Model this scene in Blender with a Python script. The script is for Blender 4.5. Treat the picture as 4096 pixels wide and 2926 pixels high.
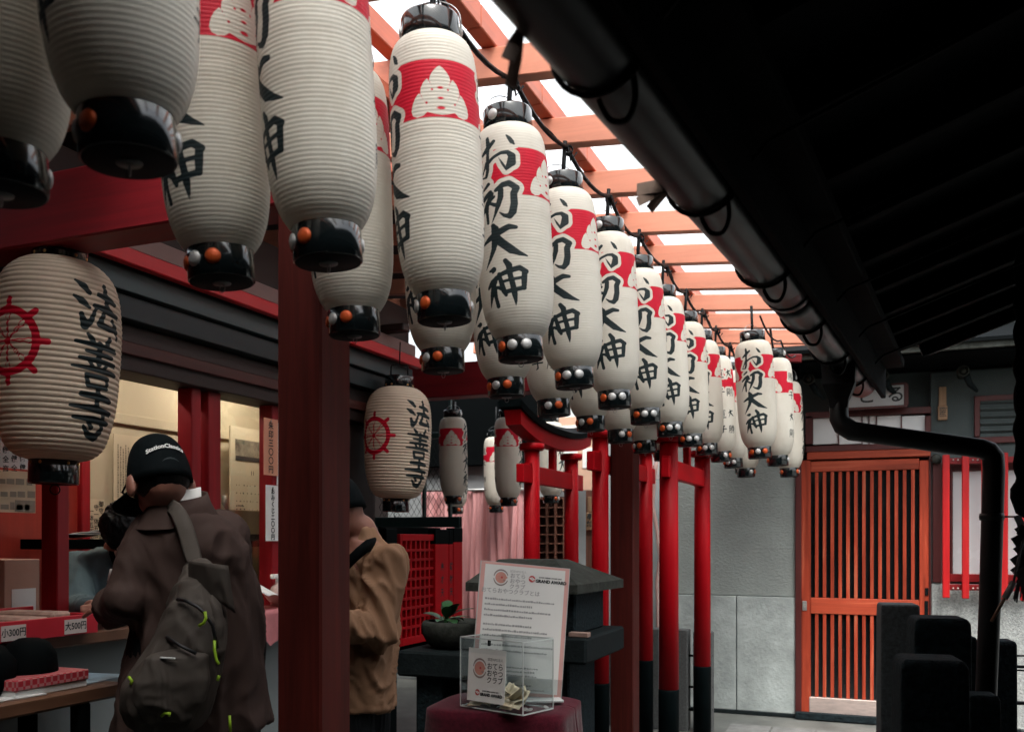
import bpy, math, random
import numpy as np
from mathutils import Vector, Matrix
PI = math.pi
R = math.radians
rnd = random.Random(7)
for o in list(bpy.data.objects): bpy.data.objects.remove(o)
scene = bpy.context.scene
COL = scene.collection

# ------------------------------------------------------------------ camera
YAW = R(22.17); CY, SY = math.cos(YAW), math.sin(YAW)
F, U0, VH, H = 3687.0, 2048.0, 2150.0, 1.42
cam_d = bpy.data.cameras.new('Camera'); cam = bpy.data.objects.new('Camera', cam_d); COL.objects.link(cam)
cam.location = (0, 0, H); cam.rotation_euler = (R(90), 0, YAW)
cam_d.sensor_width = 36; cam_d.lens = F/4096*36; cam_d.shift_y = 687/4096
cam_d.clip_start = .05; cam_d.clip_end = 500
cam_d.dof.use_dof = True; cam_d.dof.focus_distance = 3.4; cam_d.dof.aperture_fstop = 5.0
scene.camera = cam

# ------------------------------------------------------------------ world, sun, exposure
w = bpy.data.worlds.new('World'); scene.world = w; w.use_nodes = True
nt = w.node_tree; bg = nt.nodes['Background']
sky = nt.nodes.new('ShaderNodeTexSky'); sky.sky_type = 'NISHITA'; sky.sun_disc = False
SUN_EL, SUN_ROT = R(62), R(150)
sky.sun_elevation = SUN_EL; sky.sun_rotation = SUN_ROT
sky.air_density = 1.6; sky.dust_density = 6.0; sky.ozone_density = 1.0
hs = nt.nodes.new('ShaderNodeHueSaturation'); hs.inputs['Saturation'].default_value = .34
nt.links.new(sky.outputs[0], hs.inputs['Color']); nt.links.new(hs.outputs[0], bg.inputs['Color'])
bg.inputs['Strength'].default_value = .15
sl = bpy.data.lights.new('Sun', 'SUN'); so = bpy.data.objects.new('Sun', sl); COL.objects.link(so)
sl.energy = 1.3; sl.angle = R(25); sl.color = (1, .97, .93)
d = Vector((math.sin(SUN_ROT)*math.cos(SUN_EL), math.cos(SUN_ROT)*math.cos(SUN_EL), math.sin(SUN_EL)))
so.rotation_euler = d.to_track_quat('Z', 'Y').to_euler()
vs = scene.view_settings; vs.view_transform = 'Standard'; vs.look = 'None'; vs.exposure = 1.42; vs.gamma = 1
scene.render.engine = 'CYCLES'
cy = scene.cycles
cy.use_denoising = True
cy.max_bounces = 9; cy.diffuse_bounces = 5; cy.glossy_bounces = 3; cy.transmission_bounces = 4; cy.transparent_max_bounces = 8
cy.caustics_reflective = False; cy.caustics_refractive = False; cy.sample_clamp_indirect = 6

# ------------------------------------------------------------------ places: rays of the level camera met with planes of the alley
def ray(u, v):
    r = (u-U0)/F
    return Vector((r*CY-SY, r*SY+CY, -(v-VH)/F))
def at(u, v, d): return Vector((0, 0, H))+ray(u, v)*d
def onX(u, v, X): k = ray(u, v); return Vector((0, 0, H))+k*(X/k.x)
def onY(u, v, Y): k = ray(u, v); return Vector((0, 0, H))+k*(Y/k.y)
def onZ(u, v, Z): k = ray(u, v); return Vector((0, 0, H))+k*((Z-H)/k.z)
CR = Vector((CY, SY, 0)); CF = Vector((-SY, CY, 0)); UP = Vector((0, 0, 1))

# ------------------------------------------------------------------ materials
MATS = {}
def nodes(name):
    m = bpy.data.materials.new(name); m.use_nodes = True
    t = m.node_tree; p = t.nodes['Principled BSDF']
    return m, t, p
def N(t, ty, **kw):
    n = t.nodes.new('ShaderNode'+ty)
    for k, v in kw.items():
        if k in n.inputs: n.inputs[k].default_value = v
        else: setattr(n, k, v)
    return n
def c4(c): return (c[0], c[1], c[2], 1)
def lum(c, k): return tuple(max(0, min(1, x*k)) for x in c)
def coords(t, scale=(1, 1, 1)):
    tc = N(t, 'TexCoord'); mp = N(t, 'Mapping'); mp.inputs['Scale'].default_value = scale
    t.links.new(tc.outputs['Object'], mp.inputs['Vector']); return mp.outputs[0]
def mat(name, col, rough=.5, var=.15, nscale=8, bump=.0, bscale=60, metal=0, spec=.5, stretch=(1, 1, 1), dirt=0, dirtcol=(.05, .045, .04), coat=0, dist=.004, sheen=0):
    if name in MATS: return MATS[name]
    m, t, p = nodes(name)
    v = coords(t, stretch)
    n1 = N(t, 'TexNoise', Scale=nscale, Detail=6.0, Roughness=.62); t.links.new(v, n1.inputs['Vector'])
    mix = N(t, 'Mix', data_type='RGBA'); mix.inputs[6].default_value = c4(lum(col, 1-var)); mix.inputs[7].default_value = c4(lum(col, 1+var))
    mr = N(t, 'MapRange'); mr.inputs['From Min'].default_value = .3; mr.inputs['From Max'].default_value = .7
    t.links.new(n1.outputs[0], mr.inputs[0]); t.links.new(mr.outputs[0], mix.inputs[0])
    out = mix.outputs[2]
    if dirt:
        n2 = N(t, 'TexNoise', Scale=nscale*.35, Detail=8.0, Roughness=.7); t.links.new(v, n2.inputs['Vector'])
        r2 = N(t, 'MapRange'); r2.inputs['From Min'].default_value = .48; r2.inputs['From Max'].default_value = .72; r2.inputs['To Max'].default_value = dirt
        t.links.new(n2.outputs[0], r2.inputs[0])
        mx = N(t, 'Mix', data_type='RGBA'); mx.inputs[7].default_value = c4(dirtcol)
        t.links.new(r2.outputs[0], mx.inputs[0]); t.links.new(out, mx.inputs[6]); out = mx.outputs[2]
    t.links.new(out, p.inputs['Base Color'])
    rr = N(t, 'MapRange'); rr.inputs['To Min'].default_value = max(.02, rough-.1); rr.inputs['To Max'].default_value = min(1, rough+.1)
    t.links.new(n1.outputs[0], rr.inputs[0]); t.links.new(rr.outputs[0], p.inputs['Roughness'])
    p.inputs['Metallic'].default_value = metal; p.inputs['Specular IOR Level'].default_value = spec
    p.inputs['Coat Weight'].default_value = coat
    if sheen: p.inputs['Sheen Weight'].default_value = sheen
    if bump:
        n3 = N(t, 'TexNoise', Scale=bscale, Detail=5.0, Roughness=.6); t.links.new(v, n3.inputs['Vector'])
        b = N(t, 'Bump', Strength=bump, Distance=dist); t.links.new(n3.outputs[0], b.inputs['Height']); t.links.new(b.outputs[0], p.inputs['Normal'])
    MATS[name] = m; return m
def wood(name, col, axis=0, rough=.5, var=.22, spec=.4, wear=0, wearcol=(.5, .3, .2)):
    """painted or stained timber, grain along one axis"""
    if name in MATS: return MATS[name]
    m, t, p = nodes(name)
    sc = [22, 22, 22]; sc[axis] = 1.3
    v = coords(t, sc)
    n1 = N(t, 'TexNoise', Scale=1.0, Detail=7.0, Roughness=.65, Distortion=.6); t.links.new(v, n1.inputs['Vector'])
    r1 = N(t, 'MapRange'); r1.inputs['From Min'].default_value = .32; r1.inputs['From Max'].default_value = .68; t.links.new(n1.outputs[0], r1.inputs[0])
    mix = N(t, 'Mix', data_type='RGBA'); mix.inputs[6].default_value = c4(lum(col, 1-var)); mix.inputs[7].default_value = c4(lum(col, 1+var))
    t.links.new(r1.outputs[0], mix.inputs[0]); out = mix.outputs[2]
    v2 = coords(t, (1.7, 1.7, 1.7))
    n2 = N(t, 'TexNoise', Scale=1.6, Detail=6.0, Roughness=.6); t.links.new(v2, n2.inputs['Vector'])
    r2 = N(t, 'MapRange'); r2.inputs['From Min'].default_value = .35; r2.inputs['From Max'].default_value = .7; r2.inputs['To Max'].default_value = .3
    t.links.new(n2.outputs[0], r2.inputs[0])
    mx = N(t, 'Mix', data_type='RGBA'); mx.inputs[7].default_value = c4(lum(col, .45)); t.links.new(r2.outputs[0], mx.inputs[0]); t.links.new(out, mx.inputs[6]); out = mx.outputs[2]
    if wear:
        r3 = N(t, 'MapRange'); r3.inputs['From Min'].default_value = .55; r3.inputs['From Max'].default_value = .75; r3.inputs['To Max'].default_value = wear
        t.links.new(n1.outputs[0], r3.inputs[0])
        mw = N(t, 'Mix', data_type='RGBA'); mw.inputs[7].default_value = c4(wearcol); t.links.new(r3.outputs[0], mw.inputs[0]); t.links.new(out, mw.inputs[6]); out = mw.outputs[2]
    oi = N(t, 'ObjectInfo'); tv = N(t, 'MapRange'); tv.inputs['To Min'].default_value = .84; tv.inputs['To Max'].default_value = 1.14; t.links.new(oi.outputs['Random'], tv.inputs[0])
    hv = N(t, 'HueSaturation'); t.links.new(tv.outputs[0], hv.inputs['Value']); t.links.new(out, hv.inputs['Color']); out = hv.outputs[0]
    t.links.new(out, p.inputs['Base Color']); p.inputs['Specular IOR Level'].default_value = spec
    rr = N(t, 'MapRange'); rr.inputs['To Min'].default_value = rough-.12; rr.inputs['To Max'].default_value = rough+.12
    t.links.new(n1.outputs[0], rr.inputs[0]); t.links.new(rr.outputs[0], p.inputs['Roughness'])
    b = N(t, 'Bump', Strength=.25, Distance=.0015); t.links.new(n1.outputs[0], b.inputs['Height']); t.links.new(b.outputs[0], p.inputs['Normal'])
    MATS[name] = m; return m
def emit(name, col, s):
    m, t, p = nodes(name); p.inputs['Base Color'].default_value = c4(col)
    p.inputs['Emission Color'].default_value = c4(col); p.inputs['Emission Strength'].default_value = s
    MATS[name] = m; return m

LACQ = mat('black_lacquer', (.005, .008, .009), rough=.16, var=.3, nscale=14, bump=.05, bscale=26, coat=.5, dist=.01)
INKM = mat('printed_ink', (.008, .012, .013), rough=.6, var=.2)
SILVER = mat('silver_stud', (.5, .5, .49), rough=.5, metal=.6, var=.08, bump=.4, bscale=420, dist=.002)
AMBER = mat('amber_stud', (.5, .075, .012), rough=.42, metal=.35, var=.2, bump=.4, bscale=420, dist=.002)
GREYD = mat('grey_disc', (.12, .14, .145), rough=.4, var=.2)
WIRE = mat('steel_wire', (.35, .35, .35), rough=.35, metal=.9)
CABLE = mat('black_cable', (.004, .005, .006), rough=.5, var=.2, spec=.15)
RAFT = wood('rafter_wood', (.66, .26, .165), 0, rough=.5, var=.12)
PURL = wood('purlin_wood', (.58, .15, .08), 1, rough=.5, var=.14)
BEAMX = wood('beam_red', (.22, .008, .014), 0, rough=.5)
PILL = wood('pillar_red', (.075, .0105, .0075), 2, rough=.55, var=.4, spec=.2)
BOARDD = wood('dark_roof_board', (.025, .011, .009), 1, rough=.6)
TRED = wood('torii_red', (.46, .002, .008), 2, rough=.5, var=.1, spec=.15)
TREDY = wood('torii_red_lengthwise', (.46, .002, .008), 1, rough=.5, var=.1, spec=.15)
TBLACK = mat('torii_black', (.0018, .004, .0045), rough=.6, var=.3, spec=.04)
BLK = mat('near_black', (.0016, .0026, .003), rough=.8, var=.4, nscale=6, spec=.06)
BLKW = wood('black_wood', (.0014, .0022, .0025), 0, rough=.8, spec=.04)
GUT = mat('gutter_metal', (.006, .009, .011), rough=.36, var=.4, nscale=5, metal=0, spec=.28, dirt=.5, dirtcol=(.02, .016, .015))
PIPE = mat('pipe_black', (.003, .004, .0045), rough=.5, var=.35, nscale=4)
TAPE = mat('brown_tape', (.32, .22, .17), rough=.55, var=.3, nscale=20)
STONE = mat('dark_granite', (.0095, .0135, .0145), spec=.08, rough=.75, var=.4, nscale=45, bump=.7, bscale=90, dirt=.5, dirtcol=(.015, .02, .022))
STONEL = mat('weathered_stone', (.032, .035, .03), spec=.1, rough=.8, var=.35, nscale=30, bump=.8, bscale=70, dirt=.7, dirtcol=(.06, .065, .06))
STONEB = mat('black_stone', (.011, .018, .021), spec=.1, rough=.8, var=.6, nscale=40, bump=1.0, bscale=60, dist=.01)

# ------------------------------------------------------------------ mesh helpers
ORG = {}
class MB:
    def __init__(s): s.v = []; s.f = []; s.sm = []
    def add(s, vs, fs, smooth=False):
        o = len(s.v); s.v += [tuple(x) for x in vs]; s.f += [tuple(i+o for i in f) for f in fs]; s.sm += [smooth]*len(fs); return s
    def box(s, c, size, rot=None, bev=.004):
        hx, hy, hz = [x/2 for x in size]; b = min(bev, hx*.45, hy*.45, hz*.45)
        c = Vector(c); vs = []; fs = []
        if b <= 0:
            vs = [Vector((x, y, z)) for x in (-hx, hx) for y in (-hy, hy) for z in (-hz, hz)]
            fs = [(0, 1, 3, 2), (4, 6, 7, 5), (0, 4, 5, 1), (2, 3, 7, 6), (0, 2, 6, 4), (1, 5, 7, 3)]
        else:
            idx = {}
            for sx in (-1, 1):
                for sy in (-1, 1):
                    for sz in (-1, 1):
                        for k in range(3):
                            p = [sx*hx, sy*hy, sz*hz]
                            for a in range(3):
                                if a != k: p[a] -= (sx, sy, sz)[a]*b
                            idx[(sx, sy, sz, k)] = len(vs); vs.append(Vector(p))
            q = [(-1, -1), (1, -1), (1, 1), (-1, 1)]
            def key(k, s0, a, b_):
                r = [0, 0, 0]; r[k] = s0; o = [i for i in range(3) if i != k]; r[o[0]] = a; r[o[1]] = b_; return tuple(r)
            for k in range(3):
                for s0 in (-1, 1): fs.append([idx[key(k, s0, a, b_)+(k,)] for a, b_ in q])
            for k in range(3):
                o = [i for i in range(3) if i != k]
                for a in (-1, 1):
                    for b_ in (-1, 1):
                        e = []
                        for s0 in (-1, 1):
                            r = [0, 0, 0]; r[k] = s0; r[o[0]] = a; r[o[1]] = b_; e.append(tuple(r))
                        fs.append([idx[e[0]+(o[0],)], idx[e[1]+(o[0],)], idx[e[1]+(o[1],)], idx[e[0]+(o[1],)]])
            for sx in (-1, 1):
                for sy in (-1, 1):
                    for sz in (-1, 1): fs.append([idx[(sx, sy, sz, k)] for k in range(3)])
        if rot is not None:
            m = rot if isinstance(rot, Matrix) else Matrix.Rotation(rot, 3, 'Z')
            vs = [m @ x for x in vs]
        cen = Vector((0, 0, 0)); vs = [x+c for x in vs]
        ff = []
        for f in fs:
            p = [vs[i] for i in f]; n = (p[1]-p[0]).cross(p[2]-p[0]); m_ = sum(p, Vector())/len(p)-c
            ff.append(f if n.dot(m_) > 0 else f[::-1])
        return s.add(vs, ff)
    def span(s, a, b, bev=.004):
        a = Vector(a); b = Vector(b); return s.box((a+b)/2, [abs(x) for x in (b-a)], None, bev)
    def bar(s, a, b, wd, ht, up=UP, bev=.004):
        a = Vector(a); b = Vector(b); x = (b-a); L = x.length; x.normalize()
        y = Vector(up).cross(x).normalized(); z = x.cross(y)
        m = Matrix((x, y, z)).transposed()
        return s.box((a+b)/2, (L, wd, ht), m, bev)
    def tube(s, pts, r, n=10, cap=True, smooth=True):
        pts = [Vector(p) for p in pts]; rs = r if isinstance(r, (list, tuple)) else [r]*len(pts)
        vs = []; fs = []; up = None
        for i, p in enumerate(pts):
            t = (pts[min(i+1, len(pts)-1)]-pts[max(i-1, 0)]).normalized()
            if up is None:
                up = Vector((0, 0, 1)) if abs(t.z) < .9 else Vector((1, 0, 0))
            a = (up-t*up.dot(t)).normalized(); b = t.cross(a); up = a
            for k in range(n):
                q = 2*PI*k/n; vs.append(p+(a*math.cos(q)+b*math.sin(q))*rs[i])
        for i in range(len(pts)-1):
            for k in range(n):
                k2 = (k+1) % n; fs.append((i*n+k, i*n+k2, (i+1)*n+k2, (i+1)*n+k))
        s.add(vs, fs, smooth)
        if cap: s.add([], [])
        if cap:
            o = len(s.v)-len(vs)
            s.f.append(tuple(o+k for k in range(n))[::-1]); s.f.append(tuple(o+(len(pts)-1)*n+k for k in range(n))); s.sm += [False, False]
        return s
    def lathe(s, prof, c=(0, 0, 0), n=32, smooth=True, axis=None):
        c = Vector(c); vs = []; fs = []
        m = axis if axis is not None else Matrix.Identity(3)
        for r, z in prof:
            for k in range(n):
                a = 2*PI*k/n; vs.append(c+m @ Vector((r*math.cos(a), r*math.sin(a), z)))
        for i in range(len(prof)-1):
            for k in range(n):
                k2 = (k+1) % n; fs.append((i*n+k, i*n+k2, (i+1)*n+k2, (i+1)*n+k))
        o = len(s.v); s.add(vs, fs, smooth)
        if prof[0][0] > 1e-5: s.f.append(tuple(o+k for k in range(n))[::-1]); s.sm.append(False)
        if prof[-1][0] > 1e-5: s.f.append(tuple(o+(len(prof)-1)*n+k for k in range(n))); s.sm.append(False)
        return s
    def quad(s, pts): return s.add(pts, [tuple(range(len(pts)))])
    def prism(s, poly, off):
        """extrude a closed outline (list of 3-D points) by a vector"""
        poly = [Vector(p) for p in poly]; off = Vector(off); n = len(poly)
        nn = Vector()
        for i in range(1, n-1): nn += (poly[i]-poly[0]).cross(poly[i+1]-poly[0])
        if nn.dot(off) > 0: poly = poly[::-1]
        vs = poly+[p+off for p in poly]
        fs = [tuple(range(n)), tuple(range(2*n-1, n-1, -1))]+[((i+1) % n, i, i+n, (i+1) % n+n) for i in range(n)]
        return s.add(vs, fs)
    def loft(s, rings, smooth=True, cap=True):
        n = len(rings[0]); o = len(s.v); vs = [p for r in rings for p in r]; fs = []
        for i in range(len(rings)-1):
            for k in range(n):
                k2 = (k+1) % n; fs.append((i*n+k, i*n+k2, (i+1)*n+k2, (i+1)*n+k))
        s.add(vs, fs, smooth)
        if cap:
            s.f.append(tuple(o+k for k in range(n))[::-1]); s.f.append(tuple(o+(len(rings)-1)*n+k for k in range(n))); s.sm += [smooth]*2
        return s
    def grid(s, fn, nu, nv, smooth=True):
        vs = [fn(i/nu, j/nv) for j in range(nv+1) for i in range(nu+1)]
        fs = [(j*(nu+1)+i, j*(nu+1)+i+1, (j+1)*(nu+1)+i+1, (j+1)*(nu+1)+i) for j in range(nv) for i in range(nu)]
        return s.add(vs, fs, smooth)
    def mesh(s, name, m, off=(0, 0, 0)):
        me = bpy.data.meshes.new(name); ox, oy, oz = off
        me.from_pydata([(x-ox, y-oy, z-oz) for x, y, z in s.v], [], s.f)
        me.polygons.foreach_set('use_smooth', s.sm)
        for q in (m if isinstance(m, (list, tuple)) else [m]): me.materials.append(q)
        me.update(); return me
    def build(s, name, m, parent=None, local=False, loc=None):
        off = (0, 0, 0)
        if not local:
            if parent is not None: off = ORG.get(parent.name, (0, 0, 0))
            elif loc is not None: off = tuple(loc)
        o = bpy.data.objects.new(name, s.mesh(name, m, off)); COL.objects.link(o)
        if parent is not None: o.parent = parent; ORG[o.name] = off
        elif loc is not None: o.location = loc; ORG[o.name] = off
        else: ORG[o.name] = (0, 0, 0)
        return o
def tag(o, label, cat, group=None):
    o['label'] = label; o['category'] = cat
    if group: o['group'] = group
    return o
def thing(name, label, cat, loc=(0, 0, 0), group=None):
    o = bpy.data.objects.new(name, None); COL.objects.link(o); o.location = loc; o.empty_display_size = .1
    ORG[o.name] = tuple(loc); return tag(o, label, cat, group)
def struct(o): o['kind'] = 'structure'; return o
def part(name, me, parent, loc=(0, 0, 0), rot=None):
    o = bpy.data.objects.new(name, me); COL.objects.link(o); o.parent = parent; o.location = loc
    if rot is not None: o.rotation_euler = rot
    return o
def modify(o, vox=None, smooth=0, disp=0, dscale=.2, sub=0):
    if vox:
        m = o.modifiers.new('remesh', 'REMESH'); m.mode = 'VOXEL'; m.voxel_size = vox; m.use_smooth_shade = True
    if smooth:
        m = o.modifiers.new('smooth', 'SMOOTH'); m.iterations = smooth; m.factor = .5
    if sub:
        m = o.modifiers.new('sub', 'SUBSURF'); m.levels = sub; m.render_levels = sub
    if disp:
        tx = bpy.data.textures.new('folds', 'CLOUDS'); tx.noise_scale = dscale; tx.noise_depth = 3
        m = o.modifiers.new('folds', 'DISPLACE'); m.texture = tx; m.strength = disp; m.mid_level = .5; m.texture_coords = 'LOCAL'
    return o

def catmull(pts, n=10):
    out = []; P = [pts[0]]+list(pts)+[pts[-1]]
    for i in range(1, len(P)-2):
        for k in range(n):
            t = k/n; a, b, c, d_ = [np.array(x) for x in P[i-1:i+3]]
            out.append(tuple(.5*((2*b)+(c-a)*t+(2*a-5*b+4*c-d_)*t*t+(3*b-a-3*c+d_)*t**3)))
    out.append(tuple(pts[-1])); return out
from mathutils import noise as MN
def crease(o, amp=.012, scale=9.0, stretch=.3, seed=0, lean=.25, fine=.3):
    """freeze the modifiers, then push the surface into long soft creases along its normals"""
    bpy.context.view_layer.update()
    me = bpy.data.meshes.new_from_object(o.evaluated_get(bpy.context.evaluated_depsgraph_get()))
    o.modifiers.clear(); old = o.data; o.data = me
    if not me.materials: me.materials.append(old.materials[0])
    n = len(me.vertices); nor = [v.normal.copy() for v in me.vertices]; sv = Vector((seed*3.1, seed*1.7, 0))
    for v, nn in zip(me.vertices, nor):
        p = v.co+sv; w1 = MN.noise(p*3.2)*.16; w2 = MN.noise(p*3.2+Vector((9, 2, 4)))*.16
        q = Vector(((p.x+w1+p.z*lean)*scale, (p.y+w2-p.z*lean*.6)*scale, (p.z+w1)*scale*stretch))
        r1 = 1-abs(MN.noise(q))*2.2; r2 = 1-abs(MN.noise(q*2.3+Vector((5, 1, 7))))*2.2
        mask = .35+.65*max(0, min(1, .5+MN.noise(p*4.5+Vector((1, 8, 3)))*1.3))
        v.co = v.co+nn*(amp*mask*(max(r1, 0)**1.6-.35+fine*(max(r2, 0)**1.6-.35)))
    me.polygons.foreach_set('use_smooth', np.ones(len(me.polygons), bool)); me.update(); return o
# text: one flat mesh in the x-z plane facing -y, centred
TXT = {}
def text_data(s, size, bold=0, spacing=1.0):
    k = (s, size, bold, spacing)
    if k in TXT: return TXT[k]
    cu = bpy.data.curves.new('lettering', 'FONT'); cu.body = s; cu.size = size; cu.align_x = 'CENTER'; cu.align_y = 'CENTER'
    cu.offset = bold; cu.space_line = spacing; cu.resolution_u = 3
    o = bpy.data.objects.new('lettering_tmp', cu); COL.objects.link(o)
    bpy.context.view_layer.update()
    me = bpy.data.meshes.new_from_object(o.evaluated_get(bpy.context.evaluated_depsgraph_get()))
    bpy.data.objects.remove(o)
    TXT[k] = ([tuple(v.co) for v in me.vertices], [tuple(p.vertices) for p in me.polygons])
    return TXT[k]
def put_text(mb, s, size, origin, ex, ey, bold=0, sx=1, sy=1):
    """lay flat lettering into a mesh builder: ex is the reading direction, ey up"""
    vs, fs = text_data(s, size, bold); origin = Vector(origin); ex = Vector(ex).normalized(); ey = Vector(ey).normalized()
    mb.add([origin+ex*(x*sx)+ey*(y*sy) for x, y, z in vs], fs); return mb
def vtext(mb, s, size, top, ex, ey, bold=0, step=1.08, sx=1):
    for i, ch in enumerate(s):
        if ch != ' ': put_text(mb, ch, size, Vector(top)-Vector(ey).normalized()*(size*step*(i+.5)), ex, ey, bold, sx)
    return mb
def dashes(mb, o, ex, ey, wid, rows, pitch, h, seed=1, full=.75, gap=.25):
    """rows of print too small to read"""
    r = random.Random(seed); o = Vector(o); ex = Vector(ex).normalized(); ey = Vector(ey).normalized()
    for i in range(rows):
        x = 0; end = wid*(full+r.random()*(1-full)); y = -i*pitch
        while x < end:
            l = h*(.5+r.random()*.8); hh = h*(.6+.4*r.random())
            p = o+ex*x+ey*y; mb.quad([p, p+ex*l, p+ex*l+ey*hh, p+ey*hh]); x += l+h*gap*(.6+r.random())
    return mb

# ================================================================== the setting
def ybox(mb, u0, v0, u1, v1, Y, th=.03, bev=.003):
    um, vm = (u0+u1)/2, (v0+v1)/2
    return mb.span((onY(u0, vm, Y).x, Y, onY(um, v0, Y).z), (onY(u1, vm, Y).x, Y+th, onY(um, v1, Y).z), bev)
def xbox(mb, u0, v0, u1, v1, X, th=.03, bev=.003):
    um, vm = (u0+u1)/2, (v0+v1)/2
    return mb.span((X, onX(u0, vm, X).y, onX(um, v0, X).z), (X-th, onX(u1, vm, X).y, onX(um, v1, X).z), bev)

PAVE = mat('paving', (.16, .165, .16), rough=.75, var=.3, nscale=9, bump=.5, bscale=60, dirt=.6, dirtcol=(.05, .06, .06))
CONC = mat('wet_concrete', (.12, .125, .115), rough=.6, var=.35, nscale=4, bump=.5, bscale=40, dirt=.8, dirtcol=(.05, .06, .06))
g = MB().box((0, 3, -.05), (60, 60, .1), None, 0).build('ground', CONC); struct(g)
tiles = MB()
for i in range(6):
    for j in range(3):
        x = -.95+i*.31; y = 6.35+j*.31
        q = MB().box((x, y, .004), (.3, .3, .016), R(1.5*((i+j) % 3-1)), .004).build('paving_slab', PAVE, g)

# ---- far plastered house with the sliding door
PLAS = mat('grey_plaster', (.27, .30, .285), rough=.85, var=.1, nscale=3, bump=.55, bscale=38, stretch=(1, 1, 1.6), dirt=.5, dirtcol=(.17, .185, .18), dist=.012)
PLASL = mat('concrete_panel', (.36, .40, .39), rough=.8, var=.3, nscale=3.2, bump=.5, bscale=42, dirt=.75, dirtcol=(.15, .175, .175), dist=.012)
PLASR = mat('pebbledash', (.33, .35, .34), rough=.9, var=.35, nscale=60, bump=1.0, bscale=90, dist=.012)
PLASD = mat('shaded_plaster', (.055, .072, .073), rough=.85, var=.2, nscale=4, bump=.4, bscale=60)  # grey plaster again, with the eave's shade put into its colour
DOORW = wood('door_cedar', (.37, .05, .022), 2, rough=.5, var=.42, spec=.25, wear=.8, wearcol=(.45, .17, .09))
DOORX = wood('door_cedar_rail', (.37, .058, .026), 0, rough=.5, var=.42, spec=.25, wear=.8, wearcol=(.45, .17, .09))
DKRED = wood('dark_red_frame', (.07, .012, .011), 2, rough=.5)
BARW = wood('bar_red', (.42, .008, .01), 2, rough=.45, wear=.25, wearcol=(.6, .1, .05))
BARX = wood('bar_red_rail', (.22, .006, .008), 0, rough=.45)
PANEW = mat('frosted_pane', (.62, .65, .66), rough=.25, var=.05, nscale=2)
GLASSD = mat('dark_glass', (.006, .009, .01), rough=.12, var=.3, nscale=2)
METAL = mat('brushed_plate', (.52, .42, .38), rough=.42, var=.18, nscale=12, metal=.35, stretch=(1, 1, 5), dirt=.5, dirtcol=(.35, .3, .28))
IRON = mat('steel_fitting', (.5, .5, .48), rough=.35, metal=.8)
YW = 7.6
house = thing('plastered_house', 'grey plastered house at the end of the alley with a red slatted sliding door', 'house', (0, YW, 0))
xl = onY(2700, 2150, YW).x; xd = onY(3182, 2150, YW).x; xd2 = onY(3722, 2150, YW).x
zj = onY(2900, 2379, YW).z
MB().span((xl, YW, zj), (xd, YW+.2, 2.66)).build('wall', PLAS, house)
ej = onY(2946, 2150, YW).x
MB().span((xl, YW-.012, .03), (ej-.004, YW+.2, zj-.004), .004).build('panel', PLASL, house)
MB().span((ej+.004, YW-.012, .03), (xd, YW+.2, zj-.004), .004).build('panel', PLASL, house)
MB().span((ej-.004, YW+.004, .03), (ej+.004, YW+.1, zj-.004), 0).build('joint', PLASD, house)
MB().span((xl, YW-.03, 0), (xd2+.6, YW+.2, .03), .004).build('plinth', STONE, house)
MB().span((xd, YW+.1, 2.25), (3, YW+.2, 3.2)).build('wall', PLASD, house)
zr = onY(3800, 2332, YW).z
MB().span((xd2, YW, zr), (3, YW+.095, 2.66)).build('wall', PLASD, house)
MB().span((xd2+.005, YW-.02, .03), (3, YW+.15, zr), .006).build('wall', PLASR, house)
# dark jamb left of the door
m = MB(); ybox(m, 3181, 1832, 3205, 2862, YW-.03, .1); m.build('door_jamb', DKRED, house)
m = MB(); ybox(m, 3716, 1820, 3724, 2850, YW-.03, .1); m.build('door_jamb', DKRED, house)
MB().span((xd, YW+.13, 0), (xd2, YW+.16, 2.25)).build('room_dark', BLK, house)  # black sheet standing in for the unlit room, keeps bright sky out
m = MB(); ybox(m, 3228, 1800, 3722, 1830, YW-.04, .12); m.build('lintel', DOORX, house)
# sliding door
m = MB(); ybox(m, 3205, 1840, 3242, 2884, YW-.025, .035); door = m.build('door', DOORW, house)
m = MB(); ybox(m, 3678, 1840, 3715, 2884, YW-.025, .035); m.build('stile', DOORW, door)
x0, x1 = onY(3242, 2150, YW).x+.002, onY(3678, 2150, YW).x-.002
def zz(v): return onY(3450, v, YW).z
for a, b in ((1840, 1882), (2393, 2457)):
    MB().span((x0, YW-.022, zz(b)), (x1, YW+.01, zz(a))).build('rail', DOORX, door)
MB().span((x0-.01, YW-.03, zz(2882)), (x1, YW+.01, zz(2796))).build('kick_plate', METAL, door)
MB().span((x0, YW+.014, zz(2880)), (x1, YW+.02, zz(1845)), 0).build('glass', GLASSD, door)
nb = 13; sp = (x1-x0)/(nb+.55)
me = None
for i in range(nb):
    xc = x0+sp*(i+.78)
    for a, b in ((1883, 2392), (2458, 2795)):
        MB().span((xc-sp*.215, YW-.014, zz(b)), (xc+sp*.215, YW+.008, zz(a)), .002).build('slat', DOORW, door)
m = MB(); ybox(m, 3209, 2402, 3227, 2440, YW-.032, .008); pull = m.build('handle', IRON, door)
p = onY(3218, 2421, YW-.034); m = MB(); m.tube([p+Vector((.011*math.cos(a), 0, .011*math.sin(a))) for a in np.linspace(0, 5.6, 12)], .003, 6); m.build('ring', IRON, door)
m = MB(); ybox(m, 3700, 2350, 3714, 2380, YW-.032, .008); ybox(m, 3698, 2402, 3713, 2462, YW-.032, .008); m.build('latch', GLASSD, door)
m = MB(); ybox(m, 3180, 2865, 3730, 2892, YW-.09, .09); m.build('sill', STONEB, house)
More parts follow.
